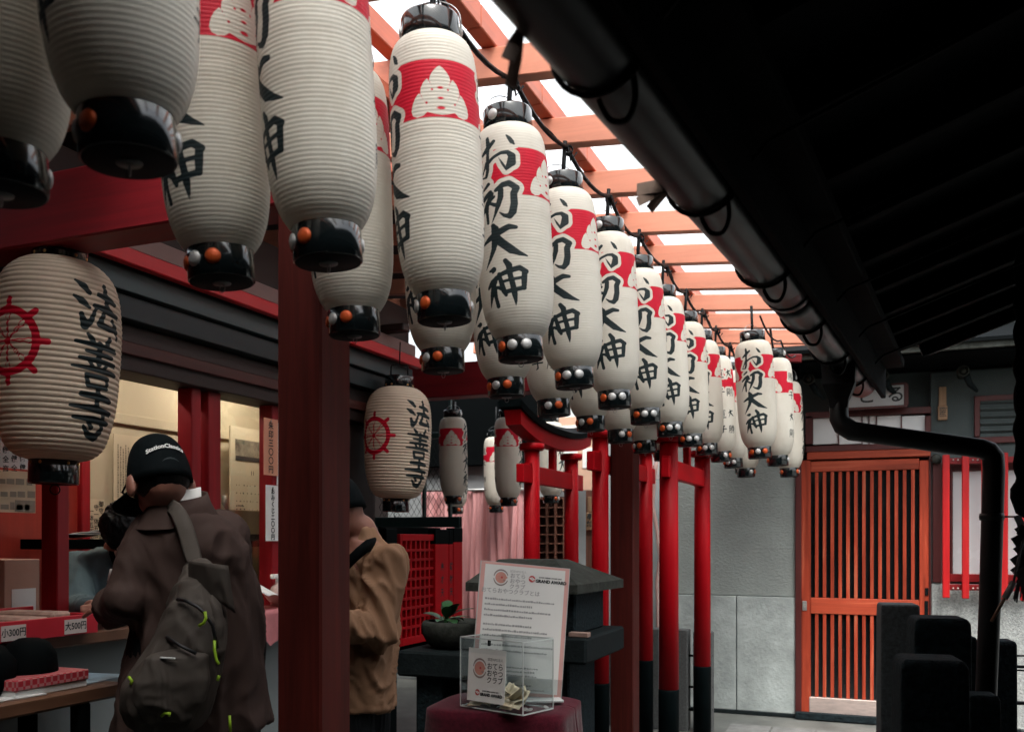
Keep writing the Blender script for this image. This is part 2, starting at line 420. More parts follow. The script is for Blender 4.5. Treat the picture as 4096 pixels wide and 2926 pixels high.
# transom window
m = MB(); ybox(m, 3222, 1632, 3724, 1798, YW-.02, .05)
for q in m.v: pass
tr = MB()
for a in ((3222, 1636, 3724, 1662), (3222, 1775, 3724, 1799), (3222, 1662, 3252, 1775), (3700, 1662, 3724, 1775)): ybox(tr, *a, YW-.035, .05)
tr = tr.build('transom_frame', DKRED, house)
for a, b in ((3252, 3352), (3356, 3446), (3450, 3474), (3478, 3504), (3508, 3604), (3608, 3700)):
    m = MB(); ybox(m, a, 1662, b, 1775, YW-.006, .006); m.build('pane', PANEW, tr)
for a in (3352, 3446, 3474, 3504, 3604):
    m = MB(); ybox(m, a, 1662, a+4, 1775, YW-.022, .022, .001); m.build('muntin', DKRED, tr)
# barred window
wf = MB(); ybox(wf, 3800, 2296, 4200, 2328, YW-.03, .06); wf = wf.build('window', BARX, house)
m = MB(); ybox(m, 3813, 1840, 4200, 1879, YW-.02, .05); m.build('frame', DKRED, wf)
m = MB(); ybox(m, 3804, 1880, 4200, 2298, YW-.004, .004); m.build('pane', PANEW, wf)
m = MB(); ybox(m, 3802, 1840, 3812, 2298, YW-.02, .05); m.build('frame', DKRED, wf)
for a, b in ((1826, 1850), (2338, 2362)):
    m = MB(); ybox(m, 3775, a, 4200, b, YW-.1, .03); m.build('rail', BARX, wf)
for k, u in enumerate((3770, 3848, 3926, 4004, 4082)):
    m = MB(); ybox(m, u, 1818-k*3, u+29, 2390+k*3, YW-.135, .034, .005); m.build('bar', BARW, wf)
for u in (3813, 3832, 3892, 3911, 3970, 3988):
    for v in (1838, 2351):
        p = onY(u, v, YW-.105); m = MB(); m.lathe([(.0, .006), (.006, .004), (.007, 0)], p, 8, axis=Matrix.Rotation(R(90), 3, 'X')); m.build('bolt', IRON, wf)
m = MB(); ybox(m, 3731, 1850, 3767, 2328, YW-.03, .03); m.build('board', DKRED, house)
p = onY(3745, 1835, YW-.05); m = MB(); m.lathe([(0, .03), (.03, .025), (.038, 0)], p, 14, axis=Matrix.Rotation(R(90), 3, 'X')); m.build('vent_cap', STONEL, house)
# louvred window
lf = MB()
for a in ((3898, 1578, 4090, 1600), (3898, 1745, 4090, 1770), (3898, 1600, 3920, 1745)): ybox(lf, *a, YW-.03, .06)
lf = lf.build('louvre', DKRED, house)
for k in range(5):
    v = 1612+k*29; a = onY(3921, v, YW); b = onY(4150, v-6, YW)
    MB().bar((a.x, YW-.004, a.z), (b.x, YW-.004, b.z), .05, .012, Vector((0, .6, 1)), .002).build('slat', PLASD, lf)
# pent eave over the door
MB().span((-.86, 6.98, 2.685), (3, 7.75, 2.72)).build('eave_board', BLKW, house)
MB().span((-.88, 6.95, 2.70), (3, 6.975, 2.765)).build('eave_trim', STONEL, house)
MB().add([(-.9, 6.93, 2.77), (3, 6.93, 2.77), (3, 8.6, 3.3), (-.9, 8.6, 3.3), (-.9, 6.93, 2.745), (3, 6.93, 2.745), (3, 8.6, 3.27), (-.9, 8.6, 3.27)], [(0, 1, 2, 3), (7, 6, 5, 4), (0, 4, 5, 1), (0, 3, 7, 4), (1, 5, 6, 2), (2, 6, 7, 3)]).build('roof', BLK, house)
MB().span((-.84, 7.1, 2.58), (-.6, 7.13, 2.685)).build('eave_beam', BLKW, house)
for u, v in ((3235, 1517), (3530, 1502), (3852, 1484)):
    p = onY(u, v, 7.35)
    ax = Matrix.Rotation(R(90), 3, 'X')
    b = MB().lathe([(.028, -.2), (.028, .02), (.034, .03), (.042, .022), (.045, .0), (.04, -.02)], p, 18, axis=ax).build('rafter_end', STONEL, house)
    MB().lathe([(.0, .045), (.018, .04), (.022, .026)], p, 14, axis=ax).build('boss', STONEL, b)
    MB().tube([p+Vector((.02, 0, -.03)), p+Vector((.05, .05, -.09)), p+Vector((.1, .12, -.13))], [.026, .022, .012], 8).build('bracket', STONE, b)
m = MB(); p = onY(3206, 1790, YW-.05)
m.tube([p+Vector((0, 0, .05)), p+Vector((.005, 0, .0)), p+Vector((0, .03, -.05))], [.018, .024, .012], 8); m.build('hook', STONEL, house)

# sign board over the transom and the small plaque are things of their own
SIGNW = mat('sign_white', (.33, .35, .355), rough=.5, var=.06, nscale=5)  # white lowered so the colour carries the shade under the eave
sg = thing('sign_board', 'white sign board in a dark red frame above the sliding door', 'sign', onY(3490, 1640, 7.45))
A = onY(3372, 1632, 7.45); B = onY(3618, 1619, 7.45); hh = .15
ex = (B-A).normalized(); 
MB().bar(A+UP*.075, B+UP*.075, .02, .15, UP, .002).build('board', SIGNW, sg)
fr = MB(); fr.bar(A-ex*.02-UP*.008, B+ex*.02-UP*.008, .035, .016, UP, .002); fr.bar(A-ex*.02+UP*.158, B+ex*.02+UP*.158, .035, .016, UP, .002); fr.bar(A-ex*.01, A-ex*.01+UP*.15, .035, .02, Vector((0, 1, 0)), .002); fr.bar(B+ex*.01, B+ex*.01+UP*.15, .035, .02, Vector((0, 1, 0)), .002)
fr.build('frame', DKRED, sg)
tx = MB(); put_text(tx, 'こ  る', .13, A+ex*.27+UP*.075-Vector((0, .012, 0)), ex, UP, .002); tx.build('lettering', INKM, sg)
PLQ = wood('plaque_wood', (.3, .18, .10), 2, rough=.6)  # wood tone lowered, eave shade included in the colour
pq = thing('wooden_plaque', 'narrow pale wooden plaque with a paper strip on the wall right of the door', 'plaque', onY(3772, 1680, YW-.01))
m = MB(); ybox(m, 3755, 1546, 3786, 1622, YW-.022, .02); m.build('board', PLQ, pq)
m = MB(); ybox(m, 3752, 1622, 3790, 1678, YW-.03, .028); low = m.build('strip', PLQ, pq)
m = MB(); c = onY(3771, 1650, YW-.0325); dashes(m, c+Vector((-.022, 0, .03)), (1, 0, 0), UP, .045, 5, .014, .01, 5); m.build('print', INKM, pq)

# ---- back of the precinct: rear walls, curtain, lattice
WALLG = mat('rear_wall', (.25, .27, .275), rough=.8, var=.12, nscale=3, bump=.3, bscale=40)
rear = thing('rear_wall', 'pale grey wall behind the torii gates and the pink curtain', 'wall', (-3, 8.2, 0))
MB().span((-6, 8.2, 0), (-1.9, 8.4, 2.35)).build('wall', WALLG, rear)
MB().span((-6, 8.1, 2.12), (-2.9, 8.4, 2.9)).build('wall_band', BLKW, rear)
MB().span((-1.9, 8.6, 0), (-1.2, 8.7, 2.6)).build('wall', WALLG, rear)
CURT = mat('pink_curtain', (.62, .30, .30), rough=.85, var=.1, nscale=20, stretch=(1, 1, .2))
def curtain(u0, u1, v0, v1, Y, seed):
    a = onY(u0, v0, Y); b = onY(u1, v0, Y); z0 = onY((u0+u1)/2, v0, Y).z; z1 = onY((u0+u1)/2, v1, Y).z; r = random.Random(seed); ph = [r.random()*6 for _ in range(4)]
    def fn(s, t):
        x = a.x+(b.x-a.x)*s; k = .35+.65*min(1, t*3)
        y = Y+k*(.035*math.sin(s*19+ph[0]+.6*math.sin(t*3+ph[1]))+.02*math.sin(s*37+ph[2]+t*2)+.012*math.sin(s*71+ph[3]))
        return (x+.012*math.sin(t*5+s*9), y, z0+(z1-z0)*t+.012*math.sin(s*44)*(1-t))
    return fn
m = MB(); m.grid(curtain(1680, 1880, 1962, 2500, 7.95, 3), 70, 24); o = m.build('curtain', CURT, None, loc=(onY(1780, 2500, 7.95)))
tag(o, 'pink curtain hanging behind the wire mesh, left of the two', 'curtain', 'pink curtains')
m = MB(); m.grid(curtain(1868, 2100, 1958, 2500, 7.9, 8), 80, 24); o = m.build('curtain', CURT, None, loc=(onY(1980, 2500, 7.9)))
tag(o, 'pink pleated curtain hanging between the paper lanterns and the first torii post', 'curtain', 'pink curtains')
m = MB(); m.tube([onY(1640, 1962, 7.9), onY(2110, 1955, 7.88)], .012, 8); o = m.build('curtain_rail', IRON, None, loc=onY(1870, 1958, 7.9)); tag(o, 'thin metal rail carrying the pink curtains', 'rail')
LAT = wood('brown_lattice', (.17, .07, .045), 2, rough=.7)
lat = thing('lattice_screen', 'brown wooden square lattice screen between the torii posts', 'screen', onY(2220, 2300, 7.7))
m = MB(); ybox(m, 2140, 1985, 2300, 2700, 7.76, .02); m.build('backing', mat('lattice_back', (.06, .022, .016), rough=.8, var=.3), lat)
for u in (2146, 2182, 2216, 2251, 2286):
    m = MB(); ybox(m, u, 1990, u+7, 2700, 7.70, .05, .002); m.build('bar', LAT, lat)
for k in range(16):
    v = 1990+k*36; m = MB(); ybox(m, 2142, v, 2298, v+6, 7.715, .05, .002); m.build('bar', LAT, lat)
for k in range(3):
    m = MB(); a = onY(2255, 1925+k*20, 7.72); b = onY(2300, 1925+k*20, 7.72); m.bar(a, b, .05, .02, Vector((0, .5, 1)), .002); m.build('slat', LAT, lat)
BEIGE = mat('beige_board', (.62, .40, .29), rough=.6, var=.06)
PAPER = mat('white_paper', (.74, .74, .72), rough=.7, var=.03, nscale=4)
nb_ = thing('notice_board', 'beige notice board with white sheets behind the first torii', 'notice board', onY(2290, 1990, 7.9))
m = MB(); ybox(m, 2225, 1665, 2400, 1960, 7.9, .03); m.build('board', BEIGE, nb_)
m = MB(); ybox(m, 2240, 1700, 2330, 1770, 7.893, .004); m.build('sheet', PAPER, nb_)
m = MB(); ybox(m, 2232, 1800, 2310, 1850, 7.893, .004); m.build('sheet', PAPER, nb_)
m = MB(); ybox(m, 2330, 1790, 2395, 1870, 7.893, .004); m.build('sheet', PAPER, nb_)
pl = thing('wooden_plaque', 'small pale wooden plaque with brush writing on the thin post behind the torii', 'plaque', onY(2360, 2120, 7.3))
m = MB(); ybox(m, 2350, 1985, 2365, 2045, 7.3, .012); m.build('tag', PLQ, pl)
m = MB(); ybox(m, 2343, 2048, 2377, 2118, 7.29, .014); m.build('board', PLQ, pl)
m = MB(); p = onY(2360, 2052, 7.286); vtext(m, '奉納', .055, p, CR, UP, .0015); m.build('lettering', INKM, pl)
m = MB(); ybox(m, 2343, 1960, 2378, 2700, 7.32, .06); o = m.build('thin_post', LAT, None, loc=onY(2360, 2700, 7.32)); tag(o, 'thin dark wooden post behind the first torii', 'post')
hose = MB(); hp = [(2628, 1830, 7.35), (2618, 1900, 7.35), (2610, 2020, 7.35), (2628, 2120, 7.35), (2640, 2230, 7.35), (2628, 2330, 7.35), (2632, 2420, 7.35), (2632, 2760, 7.35)]
hose.tube([onY(*q) for q in hp], .016, 8); o = hose.build('conduit', mat('pink_conduit', (.5, .33, .3), rough=.5), None, loc=onY(2632, 2760, 7.35)); tag(o, 'thin bent pinkish conduit on the wall between the torii gates', 'conduit')
m = MB(); ybox(m, 2606, 1820, 2640, 1915, 7.42, .01); o = m.build('paper_poster', PAPER, None, loc=onY(2623, 1915, 7.42)); tag(o, 'small white poster with a red mark behind the third torii', 'poster')
mk = MB(); ybox(mk, 2612, 1860, 2624, 1885, 7.415, .002); mk.build('print', mat('print_red', (.6, .05, .03), rough=.6), o)

# ---- dark hall on the right: eave, rafters, verge
GDIR = Vector((.0837, 1, 0)).normalized()
def gx(Y): return -.462+.0837*Y
hall = thing('dark_hall', 'black eave of the hall overhead on the right, in deep shade', 'hall', (1.6, 1, 0))
ZG = 2.16; SL = .36
def soff(X, Y): return ZG+SL*(X-gx(Y))
YE = 4.35
m = MB(); nn = 26; yy = np.linspace(-3, YE, nn+1)
XR = 4.2
for k, nm in ((0, 'roof'),):
    m = MB(); vs = []
    for Y in (-3, YE):
        for X, dz in ((gx(Y)+.06, .05), (XR, .05), (XR, .2), (gx(Y)+.06, .2)): vs.append((X, Y, soff(X, Y)+dz))
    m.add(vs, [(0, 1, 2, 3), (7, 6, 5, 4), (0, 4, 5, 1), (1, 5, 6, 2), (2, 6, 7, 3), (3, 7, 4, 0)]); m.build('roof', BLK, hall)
for k in range(21):
    Y = -2.6+k*.34
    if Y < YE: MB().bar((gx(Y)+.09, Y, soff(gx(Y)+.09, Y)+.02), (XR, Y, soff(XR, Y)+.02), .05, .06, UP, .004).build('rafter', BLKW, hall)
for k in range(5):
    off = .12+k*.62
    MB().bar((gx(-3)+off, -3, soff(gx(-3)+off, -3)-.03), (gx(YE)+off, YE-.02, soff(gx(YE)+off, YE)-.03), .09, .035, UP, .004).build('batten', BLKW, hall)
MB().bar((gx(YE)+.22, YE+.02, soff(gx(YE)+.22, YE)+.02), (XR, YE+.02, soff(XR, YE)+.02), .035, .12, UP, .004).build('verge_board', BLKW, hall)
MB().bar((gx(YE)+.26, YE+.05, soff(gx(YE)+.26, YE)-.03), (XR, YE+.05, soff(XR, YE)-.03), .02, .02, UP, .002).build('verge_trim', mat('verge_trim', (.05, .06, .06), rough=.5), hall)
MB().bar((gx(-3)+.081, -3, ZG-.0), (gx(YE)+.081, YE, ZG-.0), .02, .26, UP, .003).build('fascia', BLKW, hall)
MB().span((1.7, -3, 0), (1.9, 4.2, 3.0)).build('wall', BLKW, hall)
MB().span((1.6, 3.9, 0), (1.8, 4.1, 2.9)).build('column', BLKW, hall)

# ---- rain gutter with leader head and downpipe
gt = thing('rain_gutter', 'dark half round rain gutter along the black eave with box head and downpipe', 'gutter', (-.2, 3.5, 0))
def gp(Y, dx=0, dz=0): return Vector((gx(Y)+dx, Y, 2.09+dz))
side = Vector((GDIR.y, -GDIR.x, 0))
def arcring(Y, r, n=15, a0=-10, a1=190):
    c = gp(Y); out = []
    for k in range(n):
        a = R(180+a0+(a1-a0)*k/(n-1)); out.append(c+side*(r*math.cos(a))+UP*(r*math.sin(a)))
    return out
for y0, y1 in ((-2.5, .7), (.705, 2.55), (2.555, 4.25)):
    ns = max(2, int((y1-y0)/.1)); m = MB(); outer = [arcring(y0+(y1-y0)*k/ns, .066) for k in range(ns+1)]; inner = [arcring(y0+(y1-y0)*k/ns, .0635) for k in range(ns+1)]
    n = 15; rr = []
    for a, b in zip(outer, inner): rr.append(a+b[::-1])
    m.loft(rr); m.build('gutter', GUT, gt)
for y in (.70, 2.55):
    m = MB(); m.loft([arcring(y-.02, .0682)+arcring(y-.02, .0661)[::-1], arcring(y+.02, .0682)+arcring(y+.02, .0661)[::-1]]); m.build('joint_band', GUT, gt)
ys = [1.2, 1.72, 2.27, 2.83, 3.36, 3.9]
for i, y in enumerate(ys):
    c = gp(y)
    pts = [c+side*(.0705*math.cos(R(a)))+UP*(.0705*math.sin(R(a))) for a in range(175, 366, 12)]
    m = MB(); m.tube([pts[0]+UP*.02]+pts+[pts[-1]+side*.05+UP*.05, pts[-1]+side*.6+UP*.24], .0045, 6); br = m.build('bracket', CABLE, gt)
    lk = .62
    lp = [c+side*(-.005)+UP*.0+Vector((0, .015, -.069)), c+Vector((0, .02, -.085))+side*.0, c+Vector((0, .03, -.115))+side*.02, c+Vector((0, .035, -.118))+side*.055, c+Vector((0, .03, -.08))+side*.075, c+Vector((0, .015, -.03))+side*.075]
    m = MB(); lp = [lp[0]+(q-lp[0])*lk for q in lp]; m.tube([Vector(q) for q in catmull([tuple(q) for q in lp], 5)], .0045, 6); m.build('cable_loop', CABLE, br)
# brown tape knots
def knot(parent, c, s, seed):
    r = random.Random(seed); m = MB()
    for k in range(7):
        a = r.uniform(0, 2*PI); dv = (CR*math.cos(a)+UP*math.sin(a)*.9-UP*.25).normalized(); wv = dv.cross(CF).normalized(); L = s*(.7+.6*r.random()); wd = s*(.1+.1*r.random())
        p0 = Vector(c); p1 = p0+dv*L*.5+CF*r.uniform(-.01, .01); p2 = p0+dv*L+CF*r.uniform(-.02, .02)-UP*.1*s
        for q0, q1, w0, w1 in ((p0, p1, .6, 1), (p1, p2, 1, .95)):
            n_ = CF*.0012
            m.add([q0-wv*wd*w0-n_, q0+wv*wd*w0-n_, q1+wv*wd*w1-n_, q1-wv*wd*w1-n_, q0-wv*wd*w0+n_, q0+wv*wd*w0+n_, q1+wv*wd*w1+n_, q1-wv*wd*w1+n_], [(0, 1, 2, 3), (7, 6, 5, 4), (0, 4, 5, 1), (1, 5, 6, 2), (2, 6, 7, 3), (3, 7, 4, 0)])
    m.box(c, (s*.18, s*.18, s*.2), R(30), .003)
    return m.build('tape_knot', TAPE, parent)
knot(gt, at(2085, 118, 1.16), .055, 3)
knot(gt, at(2682, 748, 1.7), .06, 11)
# leader head and downpipe
c = gp(3.56)
hd = MB(); rr = []
for z, sx in ((.015, .062), (-.10, .056), (-.115, .056), (-.17, .034), (-.2, .03)):
    rr.append([c+Vector((a*sx, b*sx, z)) for a, b in ((-1, -1), (1, -1), (1, 1), (-1, 1))])
hd.loft(rr, smooth=False); hd.build('leader_head', PIPE, gt)
pp = [c+Vector((0, 0, -.15)), c+Vector((0, 0, -.2)), c+Vector((0, 0, -.235)), c+Vector((.012, .0, -.26)), c+Vector((.045, .0, -.283))]
e1 = at(3925, 1793, 3.22); e2 = at(3962, 1825, 3.22); e3 = at(3975, 1880, 3.22)
m = MB(); m.tube(pp+[pp[-1].lerp(e1, .1), pp[-1].lerp(e1, .5), e1, e1.lerp(e2, .55)+Vector((.006, 0, .006)), e2+Vector((.008, 0, .0)), e3, Vector((e3.x-.012, e3.y, 1.2)), Vector((e3.x-.045, e3.y, .3)), Vector((e3.x-.06, e3.y, 0))], [.033, .033, .034, .036, .036]+[.034]*3+[.036]*3+[.035]*3, 16)
m.build('downpipe', PIPE, gt)
m = MB(); b = at(3968, 2065, 3.2); m.lathe([(.039, -.012), (.041, 0), (.039, .012)], Vector((e3.x-.006, e3.y, b.z)), 16); m.bar(Vector((e3.x+.03, e3.y, b.z)), Vector((e3.x+.4, e3.y+.05, b.z)), .012, .006); m.build('pipe_clip', PIPE, gt)

# ================================================================== pergola over the alley
def polysheet():
    m, t, p = nodes('polycarbonate')
    out = t.nodes['Material Output']
    tr = N(t, 'BsdfTransparent'); tr.inputs[0].default_value = (.86, .88, .88, 1)
    tl = N(t, 'BsdfTranslucent'); tl.inputs[0].default_value = (.85, .87, .87, 1)
    v = coords(t, (.4, 3, 1)); n1 = N(t, 'TexNoise', Scale=2.0, Detail=6.0, Roughness=.6); t.links.new(v, n1.inputs['Vector'])
    mr = N(t, 'MapRange'); mr.inputs['To Min'].default_value = .25; mr.inputs['To Max'].default_value = .6; t.links.new(n1.outputs[0], mr.inputs[0])
    mx = N(t, 'MixShader'); t.links.new(mr.outputs[0], mx.inputs[0]); t.links.new(tr.outputs[0], mx.inputs[1]); t.links.new(tl.outputs[0], mx.inputs[2])
    t.links.new(mx.outputs[0], out.inputs['Surface']); return m
POLY = polysheet()
XP0, XP1 = -1.575, -1.43
perg = thing('pergola', 'red timber pergola with translucent corrugated roof over the lanterns', 'pergola', (-1.5, 3.8, 0))
RY = [1.03+.515*i for i in range(-5, 13)]
def zb(X): return 2.81-.085*(X+1.02)
for y0 in (2.13, 5.46):
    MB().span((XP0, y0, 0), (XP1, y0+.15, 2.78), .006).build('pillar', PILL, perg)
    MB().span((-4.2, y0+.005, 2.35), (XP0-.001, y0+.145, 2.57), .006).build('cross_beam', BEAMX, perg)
MB().bar((XP0+.07, -2.5, 2.815), (XP0+.07, 7.4, 2.815), .12, .05).build('wall_plate', PURL, perg)
for y in RY:
    MB().bar((-3.3, y+.03, zb(-3.3)+.05), (.04, y+.03, zb(.04)+.05), .05, .095, UP, .003).build('rafter', RAFT, perg)
for x in (-2.0, -1.46, -1.13):
    for i in range(len(RY)-1) if x == -1.13 else (0,):
        if x == -1.13: MB().bar((x, RY[i]-.1, zb(x)+.135), (x, RY[i+1]-.105, zb(x)+.135), .05, .07, UP, .003).build('purlin', PURL, perg)
        else: MB().bar((x, -1.6, zb(x)+.135), (x, 7.4, zb(x)+.135), .05, .07, UP, .003).build('purlin', PURL, perg)
def sheet(y0, y1, x0, x1, dz):
    ny = int((y1-y0)/.0127)
    def fn(s, t):
        y = y0+(y1-y0)*t; x = x0+(x1-x0)*s
        return (x, y, zb(x)+.185+dz+.008*math.sin(y*2*PI/.0762))
    return MB().grid(fn, 2, ny)
for i, y0 in enumerate(np.arange(.72, 7.3, .74)):
    sheet(y0, min(y0+.77, 7.5), -1.95, .06, .006*(i % 2)).build('roof_sheet', POLY, perg)
MB().bar((-2.25, -1.15, zb(-2.25)+.2), (.7, -1.15, zb(.7)+.2), 3.7, .03, UP, 0).build('roof_shade_board', BOARDD, perg)  # opaque cover over the camera, unseen, added to shade the near lanterns
for k in range(7):
    x0 = -4.8+k*.41; x1 = x0+.405
    MB().bar(((x0+x1)/2, -3, zb(x0)+.2), ((x0+x1)/2, 6.75, zb(x0)+.2), x1-x0, .03, UP, .003).build('roof_shade_board', BOARDD, perg)  # left roof boards, their length shaped to dim the deep lanterns
# red tie block seen between the far rafters
MB().bar(onY(3135, 1433, 6.9), onY(3207, 1433, 6.9), .05, .055).build('tie_block', BEAMX, perg)

# ================================================================== amulet shop on the left
XS = -2.8
CREAM = mat('cream_wall', (.50, .42, .30), rough=.85, var=.06, nscale=3)
REDP = wood('red_panel', (.30, .028, .018), 2, rough=.4, var=.12)
REDF = wood('red_window_frame', (.26, .006, .012), 2, rough=.42)
REDFY = wood('red_fascia', (.5, .004, .012), 1, rough=.42, var=.12)
PINKS = mat('pinkish_trim', (.2, .13, .12), rough=.6, var=.08)
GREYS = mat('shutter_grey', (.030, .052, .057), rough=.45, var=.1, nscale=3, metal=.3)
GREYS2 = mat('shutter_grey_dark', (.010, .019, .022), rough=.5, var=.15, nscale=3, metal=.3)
DKW = wood('dark_header_wood', (.016, .008, .007), 1, rough=.55)
CWOOD = wood('counter_wood', (.15, .07, .04), 1, rough=.4, wear=.3, wearcol=(.22, .12, .07))
LGREY = mat('grey_panel', (.2, .225, .225), rough=.7, var=.1, nscale=2)
shop = thing('amulet_shop', 'open-fronted temple shop on the left with red window frames and lit cream interior', 'shop', (XS, 3, 0))
YS1 = 4.9
MB().span((-2.62, 2.31, 2.43), (-2.58, YS1, 2.487), .004).build('fascia_strip', REDFY, shop)
MB().span((-2.66, 2.31, 2.50), (-2.62, YS1, 2.57), .004).build('trim_strip', PINKS, shop)
MB().span((-2.9, 2.31, 2.43), (-2.665, YS1, 2.79), .004).build('eave_beam', DKW, shop)
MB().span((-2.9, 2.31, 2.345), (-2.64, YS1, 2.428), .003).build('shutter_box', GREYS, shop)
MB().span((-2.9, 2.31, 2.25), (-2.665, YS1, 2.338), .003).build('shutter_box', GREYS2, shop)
MB().span((-2.9, .3, 2.065), (-2.72, YS1, 2.245), .004).build('header', DKW, shop)
MB().span((-2.78, .3, 2.125), (-2.70, YS1, 2.175), .004).build('rail', wood('rail_red', (.05, .01, .008), 1), shop)
def xs(u, v=2150, X=XS): return onX(u, v, X).y
# window frames: box pieces between given pixel columns
for u0, u1, mt in ((738, 776, REDF), (806, 856, REDF), (1062, 1135, REDF), (196, 246, REDF)):
    MB().span((XS-.04, xs(u0), 1.09), (XS+.04, xs(u1), 2.065), .004).build('window_post', mt, shop)
MB().span((XS-.045, xs(250), 1.09), (XS-.02, xs(736), 1.115), .003).build('sill', REDF, shop)
MB().span((XS-.02, xs(0), 1.10), (XS+.02, xs(196), 1.16), .003).build('sill', REDF, shop)
GL = bpy.data.materials.new('window_glass'); GL.use_nodes = True
t_ = GL.node_tree; p_ = t_.nodes['Principled BSDF']; o_ = t_.nodes['Material Output']
tr_ = N(t_, 'BsdfTransparent'); tr_.inputs[0].default_value = (.97, .98, .97, 1); gl_ = N(t_, 'BsdfGlossy'); gl_.inputs['Roughness'].default_value = .03
mx_ = N(t_, 'MixShader'); mx_.inputs[0].default_value = .05
t_.links.new(tr_.outputs[0], mx_.inputs[1]); t_.links.new(gl_.outputs[0], mx_.inputs[2]); t_.links.new(mx_.outputs[0], o_.inputs['Surface'])
MB().span((XS-.004, xs(857), 1.12), (XS+.0, xs(1061), 2.06), 0).build('glass_pane', GL, shop)
MB().span((XS-.004, xs(777), 1.12), (XS+.0, xs(805), 2.06), 0).build('glass_pane', GL, shop)
# room
XB = -3.5
YC = onX(344, 2150, XB).y; YE_ = 4.6
MB().span((XB-.1, 1.0, 0), (XB, YC-.03, 2.6)).build('room_wall', REDP, shop)
MB().span((XB-.1, YC+.005, 0), (XB, YE_+.05, 2.6)).build('room_wall', CREAM, shop)
MB().span((XB-.02, YC-.05, 0), (XB+.03, YC, 2.355)).build('room_post', REDF, shop)
MB().span((XB+.001, YE_, 0), (XS-.085, YE_+.05, 2.359)).build('room_wall', CREAM, shop)
MB().span((XB, 1.0, 2.36), (XS-.101, YE_+.05, 2.40)).build('room_ceiling', CREAM, shop)
MB().span((XB-.1, .95, 0), (XS, 1.0, 2.6)).build('room_wall', REDP, shop)
MB().span((XB, YC+.01, 1.98), (XB+.02, YE_-.001, 2.03), .002).build('picture_rail', CREAM, shop)
# front under the counter and the right jamb
MB().span((-2.76, 1.0, 0), (-2.70, 4.1, 1.05)).build('front_panel', LGREY, shop)
MB().span((XS-.08, xs(1137), 0), (XS+.03, YE_+.05, 2.064)).build('front_wall', DKW, shop)
ctr = MB().span((-3.1, 1.0, 1.045), (-2.60, 4.2, 1.09), .006).build('counter', CWOOD, shop)
# side and end walls added out of view to block skylight, then the gable
MB().span((-4.9, -3, 0), (-4.7, 8.2, 3.2)).build('side_wall', DKW, shop)
MB().span((-4.9, -3.2, 0), (2.2, -3, 3.2)).build('sky_block_wall', DKW, shop)
MB().span((XB-.1, YE_+.06, 0), (XS+.02, YE_+.1, 2.75)).build('gable_wall', DKW, shop)
# fluorescent tubes: the lit lamp of the shop
TUBE = emit('tube_light', (1, .92, .78), 20.0)
for i, (y, lab) in enumerate(((3.0, 'fluorescent ceiling lamp nearer the counter window'), (4.1, 'fluorescent ceiling lamp at the far end of the shop'))):
    lp = thing('ceiling_lamp', lab, 'lamp', (-3.15, y, 2.36), 'shop ceiling lamps')
    MB().span((-3.20, y-.32, 2.325), (-3.10, y+.32, 2.359)).build('housing', PAPER, lp)
    m = MB(); m.tube([(-3.15, y-.3, 2.30), (-3.15, y+.3, 2.30)], .016, 10); m.build('tube', TUBE, lp)

# ---- posters and paper in the shop
def sheetx(name, u0, v0, u1, v1, X, m, label, cat, th=.003, skew=0):
    q = MB(); xbox(q, u0, v0, u1, v1, X, th, 0); o = q.build(name, m, None, loc=onX((u0+u1)/2, v1, X)); tag(o, label, cat); return o
EXS = Vector((0, 1, 0))          # reading direction on the shop walls
OLD = mat('aged_paper', (.60, .50, .36), rough=.75, var=.06, nscale=6)
o = sheetx('poster', 455, 1750, 715, 2035, XB+.02, OLD, 'large sheet of tiny faded print on the cream wall behind the capped man', 'poster')
m = MB()
for k in range(34):
    dashes(m, onX(470, 1775, XB+.0215)+EXS*(k*.0165)+Vector((0, 0, -.01*(k % 3))), -UP, EXS, .34*(.8+.2*rnd.random()), 1, .01, .009, k)
m.build('print', mat('faded_ink', (.2, .17, .13), rough=.7), o)
o = sheetx('calendar', 922, 1718, 1130, 2042, XB+.12, OLD, 'wall calendar with a dark photograph of birds seen through the window glass', 'calendar', .01)
m = MB(); xbox(m, 942, 1768, 1130, 1850, XB+.1225, .001, 0); ph = m.build('photograph', mat('photo_print', (.2, .17, .13), rough=.5, var=.8, nscale=14, dirt=.8, dirtcol=(.02, .03, .04)), o)
m = MB(); xbox(m, 944, 1832, 1130, 1849, XB+.1235, .001, 0); m.build('photograph_foreground', mat('photo_dark', (.02, .025, .03), rough=.5, var=.5), o)
m = MB(); p = onX(1010, 1893, XB+.124); put_text(m, '11', .035, p, EXS, UP, .0006); dashes(m, onX(945, 1940, XB+.124), EXS, UP, .27, 4, .045, .008, 4, .95, 3.0); dashes(m, onX(945, 2024, XB+.124), EXS, UP, .07, 1, .03, .012, 9); m.build('print', INKM, o)
o = sheetx('price_list', 355, 1995, 418, 2155, XB+.02, OLD, 'narrow handwritten sheet on the cream wall beside the red post', 'poster')
m = MB()
for k in range(3): vtext(m, '御守一体五百円'[k:], .03, onX(405-k*20, 2003+k*14, XB+.0215), EXS, UP, .0004)
m.build('handwriting', INKM, o)
o = sheetx('poster', -60, 1650, 150, 1872, XB+.45, PAPER, 'white sheet with columns of black characters behind the big round lantern', 'poster')
m = MB()
for k in range(6): vtext(m, '家内安全身体健全商売繁昌'[k:k+6], .027, onX(125-k*34, 1668, XB+.4515), EXS, UP, .0006, 1.3)
m.build('lettering', INKM, o)
o = sheetx('poster', -60, 1880, 142, 2048, XB+.3, OLD, 'yellowed sheet with blurred grey print below the columns of characters', 'poster')
